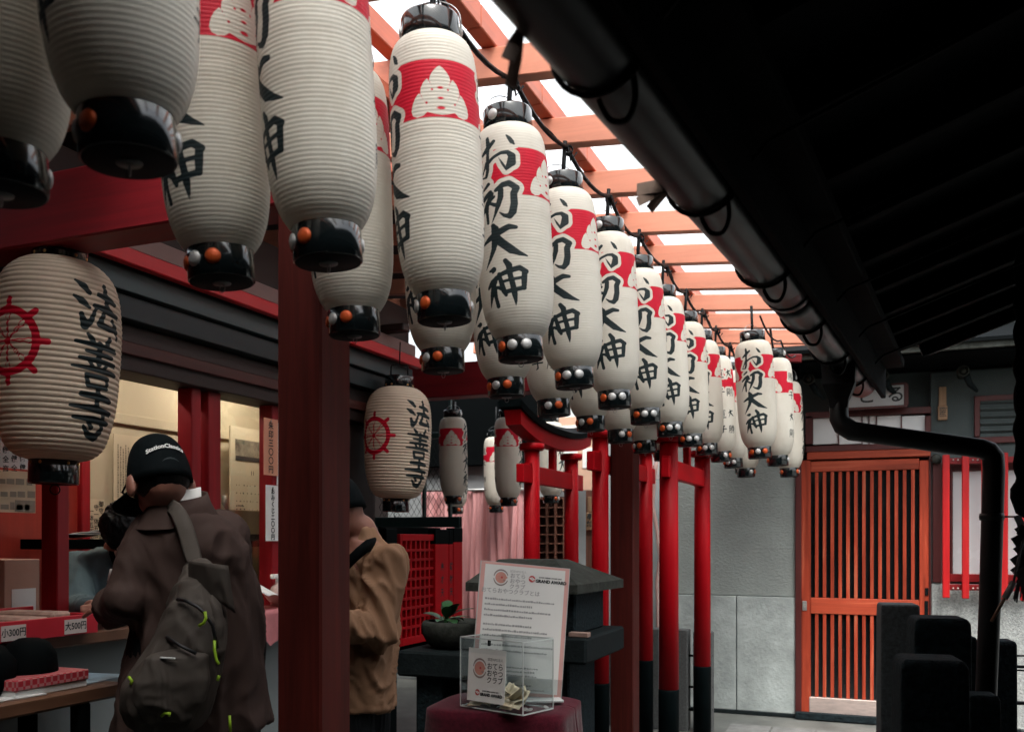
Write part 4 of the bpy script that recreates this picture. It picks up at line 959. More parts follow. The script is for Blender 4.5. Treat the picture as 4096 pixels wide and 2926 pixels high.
flab = ['dark long white lantern cut by the frame top, at the top left corner',
        'long white lantern with blank paper facing us, before the top of the dark pillar',
        'long white lantern with its full leaf crest facing us, cap at the frame top',
        'long white lantern with all four black characters and halos readable, largest of these',
        'long white lantern right behind the largest four-character lantern in the front row']
for i in range(13):
    lab = flab[i] if i < len(flab) else ORD[i].capitalize().lower()+' long white lantern from the left in the front row'
    long_lantern((FX, 1.03+.515*i), 1.965-.004*i, FDEG[i], lab, 'front row of long lanterns', var=i % 2, tilt=3.2+.5*math.sin(i*2.1), third=stud_s if i > 2 else stud_a)
BDEG = [-80, -48, -52, -48, -30, 165, -38, 190, -60, -120, -20, -40]
for i in range(10):
    Y = 1.03+.515*i
    lab = 'long white lantern at the left frame edge, dark, back row' if i == 0 else ORD[i]+' long white lantern from the left in the back row, nearer the pillars'
    if i == 1: lab = 'back row long lantern with crest cut by the frame top, before the red beam'
    if i == 5: lab = 'back row long lantern with small donor names instead of large characters'
    long_lantern((BX, Y), 1.955-.006*i, BDEG[i], lab, 'back row of long lanterns', var=(i+1) % 2, tilt=2.4+.6*math.sin(i*1.7))
# four lanterns on the side line by the far door
for k, (u, v0, v1, dg, lab) in enumerate(((3040, 1330, 1838, -6, 'long white lantern squarely facing us near the sliding door, whole text readable'), (3112, 1412, 1868, -100, 'long white lantern half hidden behind the squarely facing one near the door'), (3158, 1505, 1912, 95, 'last long white lantern beside the sliding door, crest at its left edge'), (2985, 1520, 1912, -140, 'long white lantern low behind the squarely facing one, only its base showing'))):
    d_ = .747*F/(v1-v0); p = at(u, v1, d_)
    long_lantern((p.x, p.y), p.z+.01, dg, lab, 'long lanterns by the door', var=k % 2, tilt=3.6 if k == 0 else 2.0, hang=(p.x-.05, p.y, zb(p.x)+.01))
# lanterns deeper in, left of and behind the first torii
for k, (u, v1, wpx, dg, lab) in enumerate(((1815, 2014, 112, 78, 'long white lantern with crest, right of the big round lantern, before the wire mesh'), (1822, 2054, 100, 60, 'long white lantern mostly hidden behind the one beside the round lantern'), (2035, 2022, 113, 84, 'long white lantern with crest left of the first torii post'), (1985, 2048, 98, 92, 'long white lantern half hidden left of the first torii, lower one'), (2205, 2010, 104, 70, 'long white lantern hanging behind the first torii crossbar'), (2190, 1668, 146, 176, 'long white lantern with two columns of small names above the first torii'))):
    if k == 5: continue
    d_ = .223*F/wpx; p = at(u, v1, d_)
    long_lantern((p.x, p.y), p.z, dg, lab, 'long lanterns behind the first torii', var=k % 2, tilt=.6, hang=(p.x, p.y, 2.62))

# ---- the two round lanterns with wheel and temple name
G_HO = [[(-.95, .95, .04), (-.62, .78, .15), (-.4, .56, .1)], [(-1, .35, .05), (-.7, .2, .15), (-.42, .0, .07)], [(-.72, -.3, .1), (-.6, -.72, .16), (-.36, -.5, .11), (-.1, .15, .05)], [(.35, .95, .11), (.4, .1, .13)], [(0, .58, .09), (.4, .52, .15), (.9, .42, .11)], [(-.2, .12, .09), (.4, .06, .16), (1, -.08, .12)], [(.22, -.1, .09), (.0, -.55, .13), (.5, -.62, .12), (.9, -.6, .1)], [(.65, -.28, .09), (.9, -.6, .13), (1, -.95, .07)]]
G_ZEN = [[(-.45, .98, .08), (-.25, .78, .12)], [(.55, .98, .1), (.42, .78, .12)], [(-.9, .66, .07), (0, .62, .12), (.9, .56, .11)], [(-.5, .36, .07), (0, .33, .1), (.7, .28, .09)], [(-.75, .08, .07), (0, .06, .11), (.9, 0, .1)], [(.05, .7, .12), (.05, -.05, .12)], [(-.35, -.02, .07), (-.22, -.18, .08)], [(.45, -.02, .07), (.32, -.18, .08)], [(-1, -.25, .05), (0, -.27, .11), (1, -.33, .1)], [(-.45, -.52, .09), (.52, -.55, .1), (.5, -.92, .1), (-.36, -.92, .1), (-.45, -.52, .09)]]
G_JI = [[(.1, 1, .11), (.1, .25, .12)], [(-.6, .68, .11), (.1, .66, .14), (.8, .56, .11)], [(-1, .22, .06), (0, .2, .14), (.95, .08, .11)], [(-.85, -.18, .07), (0, -.2, .13), (.9, -.28, .11)], [(.5, .1, .11), (.58, -.55, .13), (.3, -.85, .16), (-.1, -.78, .13), (-.38, -.48, .07)], [(-.2, -.28, .09), (0, -.5, .11)]]
RB = .2
def paint_round(PHI, Z, r):
    T = wrap(PHI-R(40))*RB; ink = np.full(PHI.shape, 1.)
    for g, zc in ((G_HO, .562), (G_ZEN, .392), (G_JI, .225)): ink = np.minimum(ink, sd_strokes(T/.088, (Z-zc)/.086, g)*.086)
    W = wrap(PHI+R(44))*RB; zw = Z-.435; rr = np.hypot(W, zw); an = np.arctan2(zw, W)
    red = np.abs(rr-.098)-.0125
    for k in range(8):
        a = k*PI/4; kx, ky = math.cos(a), math.sin(a)
        red = np.minimum(red, sd_strokes(W, zw, [[(kx*.105, ky*.105, .010), (kx*.132, ky*.132, .0105)]]))
        for da in (-.085, .085):
            pts = []
            for j in range(6):
                q = .015+.075*j/5; b = a+da*(1.3 if j in (2, 4) else .6); pts.append((math.cos(b)*q, math.sin(b)*q, .0022))
            red = np.minimum(red, sd_strokes(W, zw, [pts]))
    red = np.minimum(red, rr-.013)
    return ink, red
PROF_RND = catmull([(.078, .078), (.12, .092), (.152, .125), (.172, .18), (.187, .26), (.196, .36), (.2, .46), (.1985, .55), (.19, .62), (.172, .675), (.145, .71), (.115, .73), (.088, .738)], 8)
RNDM = paper_mesh('paper_shade', PROF_RND, 42, 6, .0042, 224, paint_round, .0022, 3)
RNDM.materials[0] = PAPR
rtop = MB().lathe([(.086, .732), (.088, .735), (.086, .80), (.083, .806), (.076, .806), (.074, .76), (0, .758)], n=40).mesh('top_cap', LACQ)
rbot = MB().lathe([(0, .004), (.072, .004), (.077, 0), (.079, .004), (.079, .078), (.07, .084), (.05, .084)], n=40).mesh('bottom_cap', LACQ)
rivet = MB().lathe([(.006, 0), (.004, .003), (0, .004)], n=10, axis=Matrix.Rotation(R(90), 3, 'X')).mesh('rivet', mat('brass', (.6, .3, .1), rough=.3, metal=.9))
rring = MB().tube([(.016*math.cos(a), 0, -.018+.016*math.sin(a)) for a in np.linspace(0, 2*PI, 17)], .0022, 6).mesh('ring', CABLE)
for p, lab, hz_, dg in ((Vector((0, 0, 0)), 'big round paper lantern with red wheel and black temple name at the left frame edge', 2.35, -2), (Vector((0, 0, 0)), 'big round paper lantern with red wheel and black temple name right of the dark pillar', 2.58, 0)):
    first = 'left frame' in lab
    p = onY(214, 1935, 2.225) if first else at(1583, 2046, 5.2)
    t = thing('round_lantern', lab, 'lantern', p, 'round temple lanterns')
    t.rotation_euler = (0, R(1.5), math.atan2(-p.x, p.y)+R(dg)); t.scale = (.965, .965, .985) if first else (.945, .945, .945)
    part('paper_shade', RNDM, t); part('top_cap', rtop, t); b = part('bottom_cap', rbot, t); part('ring', rring, b, (.005, 0, 0), (0, 0, .3))
    for dg2 in (-60, -30, 35, 70, 120, 200): part('rivet', rivet, t, polar(.087, dg2, .75), (0, 0, R(dg2))); part('rivet', rivet, t, polar(.079, dg2, .068), (0, 0, R(dg2)))
    m = MB(); hh = hz_-p.z
    for sx in (-1, 1): m.tube([(sx*.05, 0, .78), (sx*.05, 0, .86), (sx*.045, 0, .875), (0, 0, .88)] if hh > .9 else [(sx*.05, 0, .78), (sx*.05, 0, hh-.01)], .0045, 6)
    m.tube([(0, 0, min(.88, hh-.01)), (0, 0, hh)], .004, 6)
    m.build('hanger', CABLE, t, local=True)
MB().span((-2.9, 4.53, 2.58), (-2.5, 4.61, 2.62)).build('lantern_arm', DKW, shop)

# ---- cable that feeds the front row
def sagline(a, b, sag, n=8):
    a = Vector(a); b = Vector(b)
    return [a.lerp(b, k/n)-UP*(sag*4*(k/n)*(1-k/n)) for k in range(n+1)]
cb = thing('lantern_cable', 'black electric cable looped from rafter to rafter above the front lanterns', 'cable', (FX+.06, 4, 2.75))
pts = []
for i in range(-3, 14):
    a = (FX-.022+.008*math.sin(i*3), 1.03+.515*i-.01, zb(FX)-.015); b = (FX-.022+.008*math.sin((i+1)*3), 1.03+.515*(i+1)-.01, zb(FX)-.015)
    s_ = sagline(a, b, .035+.02*((i*7) % 3)/3); pts += s_[:-1]
m = MB(); m.tube(pts, .0075, 6); m.build('cable', CABLE, cb)
m = MB(); m.tube([p+Vector((.007*math.sin(k*1.1), 0, .006*math.cos(k*.7))) for k, p in enumerate(pts)], .003, 5); m.build('cable', CABLE, cb)
for i in range(0, 13):
    c = Vector((FX-.022, 1.03+.515*i-.01, zb(FX)-.015)); r = random.Random(i); m = MB()
    for k in range(5):
        a = r.uniform(0, 6.28); m.tube([c+Vector((.014*math.cos(a+q), .012*math.sin(q*2), .016*math.sin(a+q)-.01)) for q in np.linspace(0, 4.5, 9)], .0035, 5)
    m.tube([c+Vector((-.04, .01, .02)), c, c+Vector((.01, 0, -.05)), c+Vector((.03, .01, -.02))], .004, 5)
    m.build('cable_tie', CABLE, cb)
pe = at(3040, 1290, 5.4)
m = MB(); m.tube(sagline(pe+Vector((0, 0, .04)), pe+Vector((.06, .55, .0)), .05)+sagline(pe+Vector((.06, .55, 0)), pe+Vector((.1, 1.1, .0)), .05)[1:], .0058, 6); m.build('cable', CABLE, cb)

# ================================================================== torii gates
def torii(X, Y0, Y1, label, r=.052, ztop=2.0, zblack=.55, over=.2):
    t = thing('torii_gate', label, 'torii', (X, (Y0+Y1)/2, 0), 'torii gates in a row')
    ym = (Y0+Y1)/2; hw = (Y1-Y0)/2
    for y in (Y0, Y1):
        post = MB().lathe([(r*1.02, zblack), (r*.98, 1.3), (r*.94, ztop-.03)], (X, y, 0), 28).build('post', TRED, t)
        MB().lathe([(r*1.06, 0), (r*1.06, zblack-.012), (r*1.03, zblack-.001)], (X, y, 0), 28).build('base_sleeve', TBLACK, post)
        MB().lathe([(r*1.35, ztop-.03), (r*1.5, ztop-.02), (r*1.5, ztop+.012)], (X, y, 0), 24).build('capital', TRED, post)
    zn = ztop-.18
    MB().span((X-.024, Y0-over, zn-.055), (X+.024, Y1+over, zn+.055), .004).build('tie_beam', TREDY, t)
    for y in (Y0, Y1):
        for s_ in (-1, 1): MB().box((X, y+s_*(r+.012), zn+.062), (.046, .03, .016), None, .003).build('wedge', TRED, t)
    MB().span((X-.02, ym-.03, zn+.056), (X+.02, ym+.03, ztop+.01), .003).build('strut', TRED, t)
    def curve(dz0, h, hwid, over, nm, m_, ov=0):
        n = 24; rr = []
        for k in range(n+1):
            s_ = -1+2*k/n; y = ym+s_*(hw+over); z = ztop+.012+dz0+.085*abs(s_)**2.4+.0*ov
            lean = .02*s_
            rr.append([(X-hwid, y, z), (X+hwid, y, z), (X+hwid*1.12, y+lean, z+h), (X-hwid*1.12, y+lean, z+h)])
        mb = MB(); mb.loft(rr, smooth=False); return mb.build(nm, m_, t)
    curve(0, .085, .048, .30, 'lower_lintel', TREDY)
    n = 24; rr = []
    for k in range(n+1):
        s_ = -1+2*k/n; y = ym+s_*(hw+.36); z = ztop+.098+.085*abs(s_)**2.4*1.12
        rr.append([(X-.07, y, z), (X+.07, y, z), (X+.078, y, z+.035), (X, y, z+.075), (X-.078, y, z+.035)])
    MB().loft(rr, smooth=False).build('top_lintel', TBLACK, t)
    return t
torii(-2.04, 5.33, 6.10, 'leftmost red torii with its curved black-topped lintel in view', ztop=1.99)
torii(-1.602, 5.34, 6.46, 'middle red torii, its posts on either side of the brown pillar', ztop=2.05)
torii(-1.17, 5.27, 6.31, 'rightmost red torii before the grey wall, black sleeves at its feet', r=.056, ztop=2.0, over=.1)

# ================================================================== red fence, mesh panel and small shrine behind the table
GREEN = mat('dark_green_paint', (.012, .035, .034), rough=.5, var=.2)
mesh_f = thing('mesh_panel', 'dark green framed wire mesh panel beside the big round lantern', 'mesh panel', (-3.4, 6.9, 0))
Ym = 6.9
a = onY(1455, 2085, Ym); b = onY(1838, 2085, Ym)
MB().span((a.x, Ym, onY(1650, 2108, Ym).z), (b.x, Ym+.05, onY(1650, 2066, Ym).z)).build('bottom_rail', GREEN, mesh_f)
MB().span((b.x-.05, Ym+.002, 0), (b.x, Ym+.048, onY(1650, 2066, Ym).z)).build('stile', GREEN, mesh_f)
for u in (1688, 1792):
    m = MB(); ybox(m, u, 1560, u+10, 2066, Ym+.002, .04); m.build('stile', GREEN, mesh_f)
m = MB(); ybox(m, 1600, 1730, 1800, 1755, Ym+.004, .03); m.build('rail', GREEN, mesh_f)
m = MB(); z0, z1 = onY(1700, 2064, Ym).z, onY(1700, 1757, Ym).z; xa, xb = onY(1500, 2000, Ym).x, onY(1792, 2000, Ym).x
k = 0; L = z1-z0; stepx = .052
x = xa-L
while x < xb+L:
    for s_ in (-1, 1):
        p0, p1 = (x, z0), (x+s_*L*.62, z1)
        pts = []
        for q in np.linspace(0, 1, 9):
            px, pz = p0[0]+(p1[0]-p0[0])*q, p0[1]+(p1[1]-p0[1])*q
            if xa < px < xb: pts.append(Vector((px, Ym+.02+.002*s_, pz)))
        if len(pts) > 1: m.tube(pts, .0022, 4, cap=False)
    x += stepx
wm = m.build('wire_mesh', CABLE, mesh_f); wm['kind'] = 'stuff'
fence = thing('red_lattice_gate', 'small bright red lattice gate behind the man in the tan jacket', 'gate', (-3.0, 5.6, 0))
XF = -3.0
def xp(u, v): return onX(u, v, XF)
u0, u1 = 1590, 1738
y0, y1 = xp(u0, 2300).y, xp(u1, 2300).y
zt, zbm = onX(1660, 2135, XF).z, onX(1600, 2583, XF).z
fw = .035
for ya, yb in ((y0, y0+fw), (y1-fw, y1)): MB().span((XF-.02, ya, zbm), (XF+.02, yb, zt), .003).build('stile', TRED, fence)
for za, zb_ in ((zbm, zbm+.05), (zt-.045, zt)): MB().span((XF-.018, y0+fw, za), (XF+.018, y1-fw, zb_), .003).build('rail', TREDY, fence)
for k in range(1, 7):
    y = y0+fw+(y1-y0-2*fw)*k/7; MB().span((XF-.012, y-.011, zbm+.05), (XF+.012, y+.011, zt-.045), .002).build('bar', TRED, fence)
for k in range(1, 10):
    z = zbm+.05+(zt-zbm-.095)*k/10; MB().span((XF-.014, y0+fw, z-.009), (XF+.014, y1-fw, z+.009), .002).build('bar', TREDY, fence)
MB().span((XF-.12, y0-.05, zbm-.1), (XF-.1, y1+.3, zt+.05)).build('backing', BLKW, fence)
LETT = mat('post_lettering', (.02, .02, .025), rough=.6)
for k, (ua, ub, v0, dy, txt) in enumerate(((1545, 1588, 2112, .0, ''), (1742, 1795, 2116, .0, '弁才天奉'), (1797, 1812, 2118, .0, '辯財天女'), (1815, 1850, 2110, .0, ''))):
    a = onX(ua, 2300, XF+.03); b = onX(ub, 2300, XF+.03)
    pz = onX((ua+ub)/2, v0, XF+.03).z; kz = pz-.105
    po = thing('fence_post', ['red fence post with black top left of the lattice gate', 'broad red fence post with brushed black lettering right of the lattice gate', 'narrow red fence post with lettering between two broader posts', 'bright red fence post with black top, rightmost of the row'][k], 'post', (XF+.03, (a.y+b.y)/2, 0), 'red fence posts')
    MB().span((XF-.03, a.y, .74), (XF+.03, b.y, kz), .004).build('post', TRED, po)
    MB().span((XF-.03, a.y, 0), (XF+.03, b.y, .739), .004).build('black_foot', TBLACK, po)
    MB().span((XF-.032, a.y-.002, kz), (XF+.032, b.y+.002, pz), .004).build('black_top', TBLACK, po)
    if txt:
        m = MB(); vtext(m, txt, .062, Vector((XF+.0315, (a.y+b.y)/2, kz-.12)), EXS, UP, .002, 1.5, .8); m.build('lettering', LETT, po)

# ================================================================== stone things
def rough_box(name, parent, a, b, m_, bev=.012, seed=1, disp=.006):
    o = MB().span(a, b, bev).build(name, m_, parent)
    return o
sl_ = thing('stone_hut', 'dark stone incense house with a sloping slab roof behind the notice', 'stone house', (-1.75, 4.6, 0))
# roof: hipped slab
ra, rb, rc, rd = Vector((-2.02, 4.32, 0)), Vector((-1.40, 4.28, 0)), Vector((-1.36, 4.98, 0)), Vector((-2.04, 4.98, 0))
ze = onY(2300, 2352, 4.25).z; zr_ = onY(2180, 2236, 4.6).z+.0
rf = MB(); lowr = [p+UP*(ze-.03) for p in (ra, rb, rc, rd)]; midr = [p+UP*(ze+.015) for p in (ra, rb, rc, rd)]
top = [Vector((-1.93, 4.55, zr_)), Vector((-1.60, 4.52, zr_)), Vector((-1.60, 4.72, zr_)), Vector((-1.93, 4.72, zr_))]
rf.loft([[p.lerp(sum(lowr, Vector())/4, .12) for p in lowr], lowr, midr, top], smooth=False); rf.build('roof', STONEL, sl_)
MB().span((-1.92, 4.40, .93), (-1.45, 4.9, ze-.02), .01).build('body', STONEB, sl_)
MB().span((-1.80, 4.385, 1.0), (-1.62, 4.41, 1.22), .004).build('opening_shade', BLK, sl_)  # solid black slab, its colour stands in for the shade inside the hollow
MB().span((-1.96, 4.3, .80), (-1.36, 5.0, .93), .012).build('slab', STONE, sl_)
MB().span((-1.95, 4.45, 0), (-1.5, 4.9, .80), .01).build('plinth', STONEB, sl_)
MB().span((-1.46, 4.32, .931), (-1.36, 4.37, .955), .003).build('ledge_block', mat('rust_block', (.25, .16, .13), rough=.7), sl_)
st = thing('stone_table', 'long dark stone slab table carrying the basin', 'stone table', (-2.2, 4.4, 0))
za = onY(1800, 2612, 4.35).z
xa, xb = onY(1585, 2650, 4.35).x, onY(2060, 2650, 4.35).x
MB().span((xa, 4.35, za-.135), (xb, 4.9, za), .012).build('slab', STONE, st)
for x in (xa+.08, xb-.35): MB().span((x, 4.42, 0), (x+.16, 4.82, za-.135), .01).build('support', STONEB, st)
MB().span((xa-.02, 4.95, 0), (xb, 5.02, za-.3), .006).build('apron', STONEB, st)
bc = onY(1830, 2610, 4.62); bc.z = za
bs = thing('stone_basin', 'low round stone water basin on the slab table', 'basin', bc)
rr = .20
bsn = MB().lathe([(.12, 0), (.165, .025), (.195, .08), (.2, .125), (.193, .145), (.17, .148), (.155, .13), (.12, .1), (0, .09)], bc, 36); bo_ = bsn.build('bowl', STONEL, bs); modify(bo_, disp=.012, dscale=.12)
MB().lathe([(.0, .122), (.15, .122)], bc, 24).build('water', GLASSD, bs)
pc_ = onY(1785, 2500, 4.62)
LEAFM = mat('dark_leaf', (.025, .085, .03), rough=.35, var=.4, nscale=25)
pl_ = thing('potted_sprig', 'small dark green leafy sprig growing by the stone basin', 'plant', Vector((pc_.x, 4.62, za+.12)))
base = Vector((pc_.x, 4.62, za+.12)); r = random.Random(4)
for k in range(15):
    a = r.uniform(0, 2*PI); el = r.uniform(.1, 1.2); L = r.uniform(.08, .15); dv = Vector((math.cos(a)*math.cos(el), math.sin(a)*math.cos(el), math.sin(el))); st_ = base+Vector((math.cos(a)*.03, math.sin(a)*.03, .02+.08*r.random()*el)); sd = dv.cross(UP).normalized()
    m = MB()
    def lf_(s, t): 
        wdt = .03*math.sin(PI*min(1, max(0, s*.96+.03)))**.8; return st_+dv*(L*s)-UP*(.04*s*s)+sd*(wdt*(t-.5)*2)+UP*(.008*abs(t-.5))
    m.grid(lf_, 6, 2); m.build('leaf', LEAFM, pl_)
m = MB()
for k in range(4): a = k*1.6; m.tube([base-UP*.1, base+Vector((.01*math.cos(a), .01*math.sin(a), .03)), base+Vector((.03*math.cos(a), .03*math.sin(a), .1))], .003, 5)
m.build('stem', LEAFM, pl_)
# stone posts on the right
def stone_post(u, d_, wd, v, dp, label, chamfer=.03, mt=STONEB, yaw=0):
    p = at(u, v, d_); t = thing('stone_post', label, 'stone post', (p.x, p.y, 0), 'stone posts on the right')
    m = MB(); zt_ = p.z; rr = []
    rot = Matrix.Rotation(R(yaw), 3, 'Z')
    for z, k in ((0, 1.03), (zt_-.05, 1), (zt_-.016, .985), (zt_, 1-min(chamfer, .012)*2/wd)):
        rr.append([Vector((p.x, p.y+dp/2, z))+rot @ Vector((a*wd/2*k, b*dp/2*k, 0)) for a, b in ((-1, -1), (1, -1), (1, 1), (-1, 1))])
    m.loft(rr, smooth=False); o = m.build('shaft', mt, t); md = o.modifiers.new('b', 'BEVEL'); md.width = .008; md.segments = 2
    return t
stone_post(3592, 3.9, .155, 2416, .15, 'tall rough dark stone post directly before the sliding door', .004, mat('speckled_granite', (.045, .052, .054), rough=.8, var=.5, nscale=70, bump=.8, bscale=90), 8)
stone_post(3757, 3.05, .175, 2472, .17, 'black stone post with chamfered top behind the nearest one', .022, STONEB, 8)
stone_post(3722, 2.45, .17, 2640, .17, 'nearest black stone post with chamfered top at the bottom right', .02, STONEB, 8)
stone_post(4010, 3.9, .1, 2562, .12, 'thin black stone post right of the downpipe', .006, STONEB, 8)
stone_post(3930, 2.75, .09, 2780, .1, 'short black stone post left of the downpipe foot', .006, STONEB, 8)
stone_post(3830, 3.6, .13, 2545, .12, 'black stone post between the chamfered posts and the pebbledash wall', .004, STONEB, 8)
ft = thing('wire_fence', 'thin black horizontal wires strung before the pebbledash wall', 'fence', at(3950, 2650, 4.2))
for v, r_ in ((2614, .004), (2658, .007), (2672, .004), (2803, .009)):
    a = at(3700, v-4, 4.3); b = at(4200, v+10, 4.1); m = MB(); m.tube([a, b], r_, 6); m.build('wire', CABLE, ft)
# granite posts and iron rails behind the torii feet
for k, (u0, u1, v, lab) in enumerate(((2598, 2636, 2513, 'granite fence post just left of the rightmost torii leg'), (2700, 2750, 2516, 'granite fence post between the legs of the rightmost torii'), (2772, 2845, 2525, 'granite fence post behind the right leg of the rightmost torii'), (2432, 2444, 2510, 'granite fence post beside the brown pillar'))):
    Yp = 6.75; a = onY(u0, v, Yp); b = onY(u1, v, Yp)
    o = MB().span((a.x, Yp, 0), (b.x, Yp+.12, a.z), .006).build('granite_post', mat('grey_granite', (.075, .08, .08), rough=.8, var=.4, nscale=70, bump=.7, bscale=90), None, loc=((a.x+b.x)/2, Yp, 0)); tag(o, lab, 'stone post', 'granite fence posts')
ir = thing('iron_rail', 'thin iron rails between the granite fence posts', 'rail', onY(2760, 2860, 6.8))
for v in (2620, 2745, 2835):
    m = MB(); m.tube([onY(2600, v, 6.8), onY(2850, v, 6.8)], .009, 6); m.build('rail', BLK, ir)

# ---- rope tassel, paper streamer and ladle at the right edge
bell = thing('bell_rope', 'thick dark bell rope and tassel at the right frame edge', 'bell rope', at(4098, 2060, 3.0))
c = at(4104, 1500, 3.0); e = at(4104, 1960, 3.0)
m = MB(); n = 60
m.tube([c+Vector((.004*math.sin(k*.8), 0, .42-(k/n)*(c.z-e.z+.42))) for k in range(n+1)], [.034+.0012*math.sin(k*1.3) for k in range(n+1)], 12); m.build('rope', BLK, bell)
m = MB(); f = at(4104, 1990, 3.0); m.lathe([(.034, .05), (.046, .03), (.046, -.0), (.03, -.05), (.0, -.07)], f, 16); m.build('knot', BLK, bell)
GSH = mat('grey_paper', (.10, .11, .12), rough=.7, var=.3)
shd = thing('paper_streamer', 'folded grey paper streamers hanging at the right frame edge', 'streamer', at(4090, 2400, 3.1))
r = random.Random(2)
for j, (u0, v0) in enumerate(((4086, 2080), (4098, 2120))):
    m = MB(); pos = at(u0, v0, 3.1)
    for k in range(6):
        s_ = 1 if k % 2 else -1
        m.box(pos+CR*(.008*s_), (.034, .002, .036), Matrix.Rotation(R(35*s_+r.uniform(-15, 15)), 3, 'Y') @ Matrix.Rotation(YAW+r.uniform(-.4, .4), 3, 'Z'), 0); pos = pos-UP*.034+CR*r.uniform(-.006, .006)
    m.build('fold', GSH, shd)
m = MB()
for k in range(9):
    u = 4050+k*6; m.tube([at(4092, 2230+k*6, 3.1), at(u+r.uniform(-6, 6), 2350+r.uniform(-20, 60), 3.1)], .0025, 4)
m.build('straw', GSH, shd)
lad = thing('bamboo_ladle', 'thin wooden stick with a pale sleeve slanting across the downpipe', 'stick', at(4020, 2400, 3.05))
m = MB(); m.tube([at(3966, 2484, 3.05), at(4022, 2384, 3.05)], .006, 8); m.build('stick', mat('old_stick', (.2, .11, .07), rough=.6), lad)
m = MB(); m.tube([at(4018, 2392, 3.05), at(4055, 2326, 3.05)], .011, 8); m.build('sleeve', mat('pale_sleeve', (.3, .31, .31), rough=.5), lad)
m = MB(); m.tube([at(4054, 2328, 3.05), at(4072, 2240, 3.07), at(4095, 2150, 3.1)], .004, 6); m.build('cord', GSH, lad)

# ================================================================== table with donation box and notice
ZTB = .69
VEL = mat('burgundy_velvet', (.06, .006, .013), rough=.9, var=.35, nscale=60, bump=.5, bscale=160, sheen=.12, spec=.05)
tc = [onZ(1745, 2822, ZTB), onZ(2085, 2868, ZTB), onZ(2318, 2822, ZTB), onZ(1990, 2795, ZTB)]
fl = onZ(1750, 2825, ZTB); frn = onZ(2100, 2868, ZTB)
ctr_ = Vector((-1.56, 3.75, 0)); ang = R(6)
tt = thing('offering_table', 'small table under a burgundy velvet cloth in front of the stone house', 'table', (ctr_.x, ctr_.y, 0))
hw_, hd_ = .31, .25
rt = Matrix.Rotation(ang, 3, 'Z')
MB().box(ctr_+UP*(ZTB-.02), (hw_*2-.12, hd_*2-.12, .03), rt, .004).build('table_top', DKW, tt)
for a in (-1, 1):
    for b in (-1, 1): MB().box(ctr_+rt @ Vector((a*(hw_-.1), b*(hd_-.1), 0))+UP*(ZTB-.035)/2, (.04, .04, ZTB-.035), rt, .004).build('leg', BLKW, tt)
def clothp(s, t):
    a = s*2*PI
    ca, sa = math.cos(a), math.sin(a); p = 5.5
    q = (abs(ca)**p+abs(sa)**p)**(-1/p); ux, uy = ca*q, sa*q
    if t < .35: k = t/.35; return ctr_+rt @ Vector((ux*hw_*k, uy*hd_*k, 0))+UP*(ZTB+.006)
    k = (t-.35)/.65; fl_ = 1+.10*k+.07*k*math.sin(a*9+1)+.04*k*math.sin(a*17)
    return ctr_+rt @ Vector((ux*hw_*fl_, uy*hd_*fl_, 0))+UP*(ZTB+.006-.008*min(1, k*8)-k*.42)
cl = MB().grid(clothp, 120, 22).build('tablecloth', VEL, None, loc=(ctr_.x, ctr_.y, ZTB)); tag(cl, 'burgundy velvet cloth draped over the small offering table', 'cloth')
md = cl.modifiers.new('thick', 'SOLIDIFY'); md.thickness = .004; md.offset = 1
zc_ = ZTB+.012
# acrylic
AC = bpy.data.materials.new('clear_acrylic'); AC.use_nodes = True
t_ = AC.node_tree; o_ = t_.nodes['Material Output']
tr_ = N(t_, 'BsdfTransparent'); tr_.inputs[0].default_value = (.93, .95, .95, 1); gl_ = N(t_, 'BsdfGlossy'); gl_.inputs['Roughness'].default_value = .06
mx_ = N(t_, 'MixShader'); mx_.inputs[0].default_value = .06
t_.links.new(tr_.outputs[0], mx_.inputs[1]); t_.links.new(gl_.outputs[0], mx_.inputs[2]); t_.links.new(mx_.outputs[0], o_.inputs['Surface'])
ACE = mat('acrylic_edge', (.5, .53, .52), rough=.2, var=.05)
PNK = mat('pink_border', (.62, .33, .30), rough=.6, var=.04)
NW = mat('notice_white', (.70, .69, .67), rough=.55, var=.02, nscale=3)
INKS = mat('small_print', (.3, .3, .3), rough=.7)
LOGO1 = mat('logo_pink', (.55, .25, .2), rough=.6); LOGO2 = mat('logo_red', (.5, .06, .06), rough=.6); LOGO3 = mat('logo_grey', (.25, .2, .19), rough=.6)
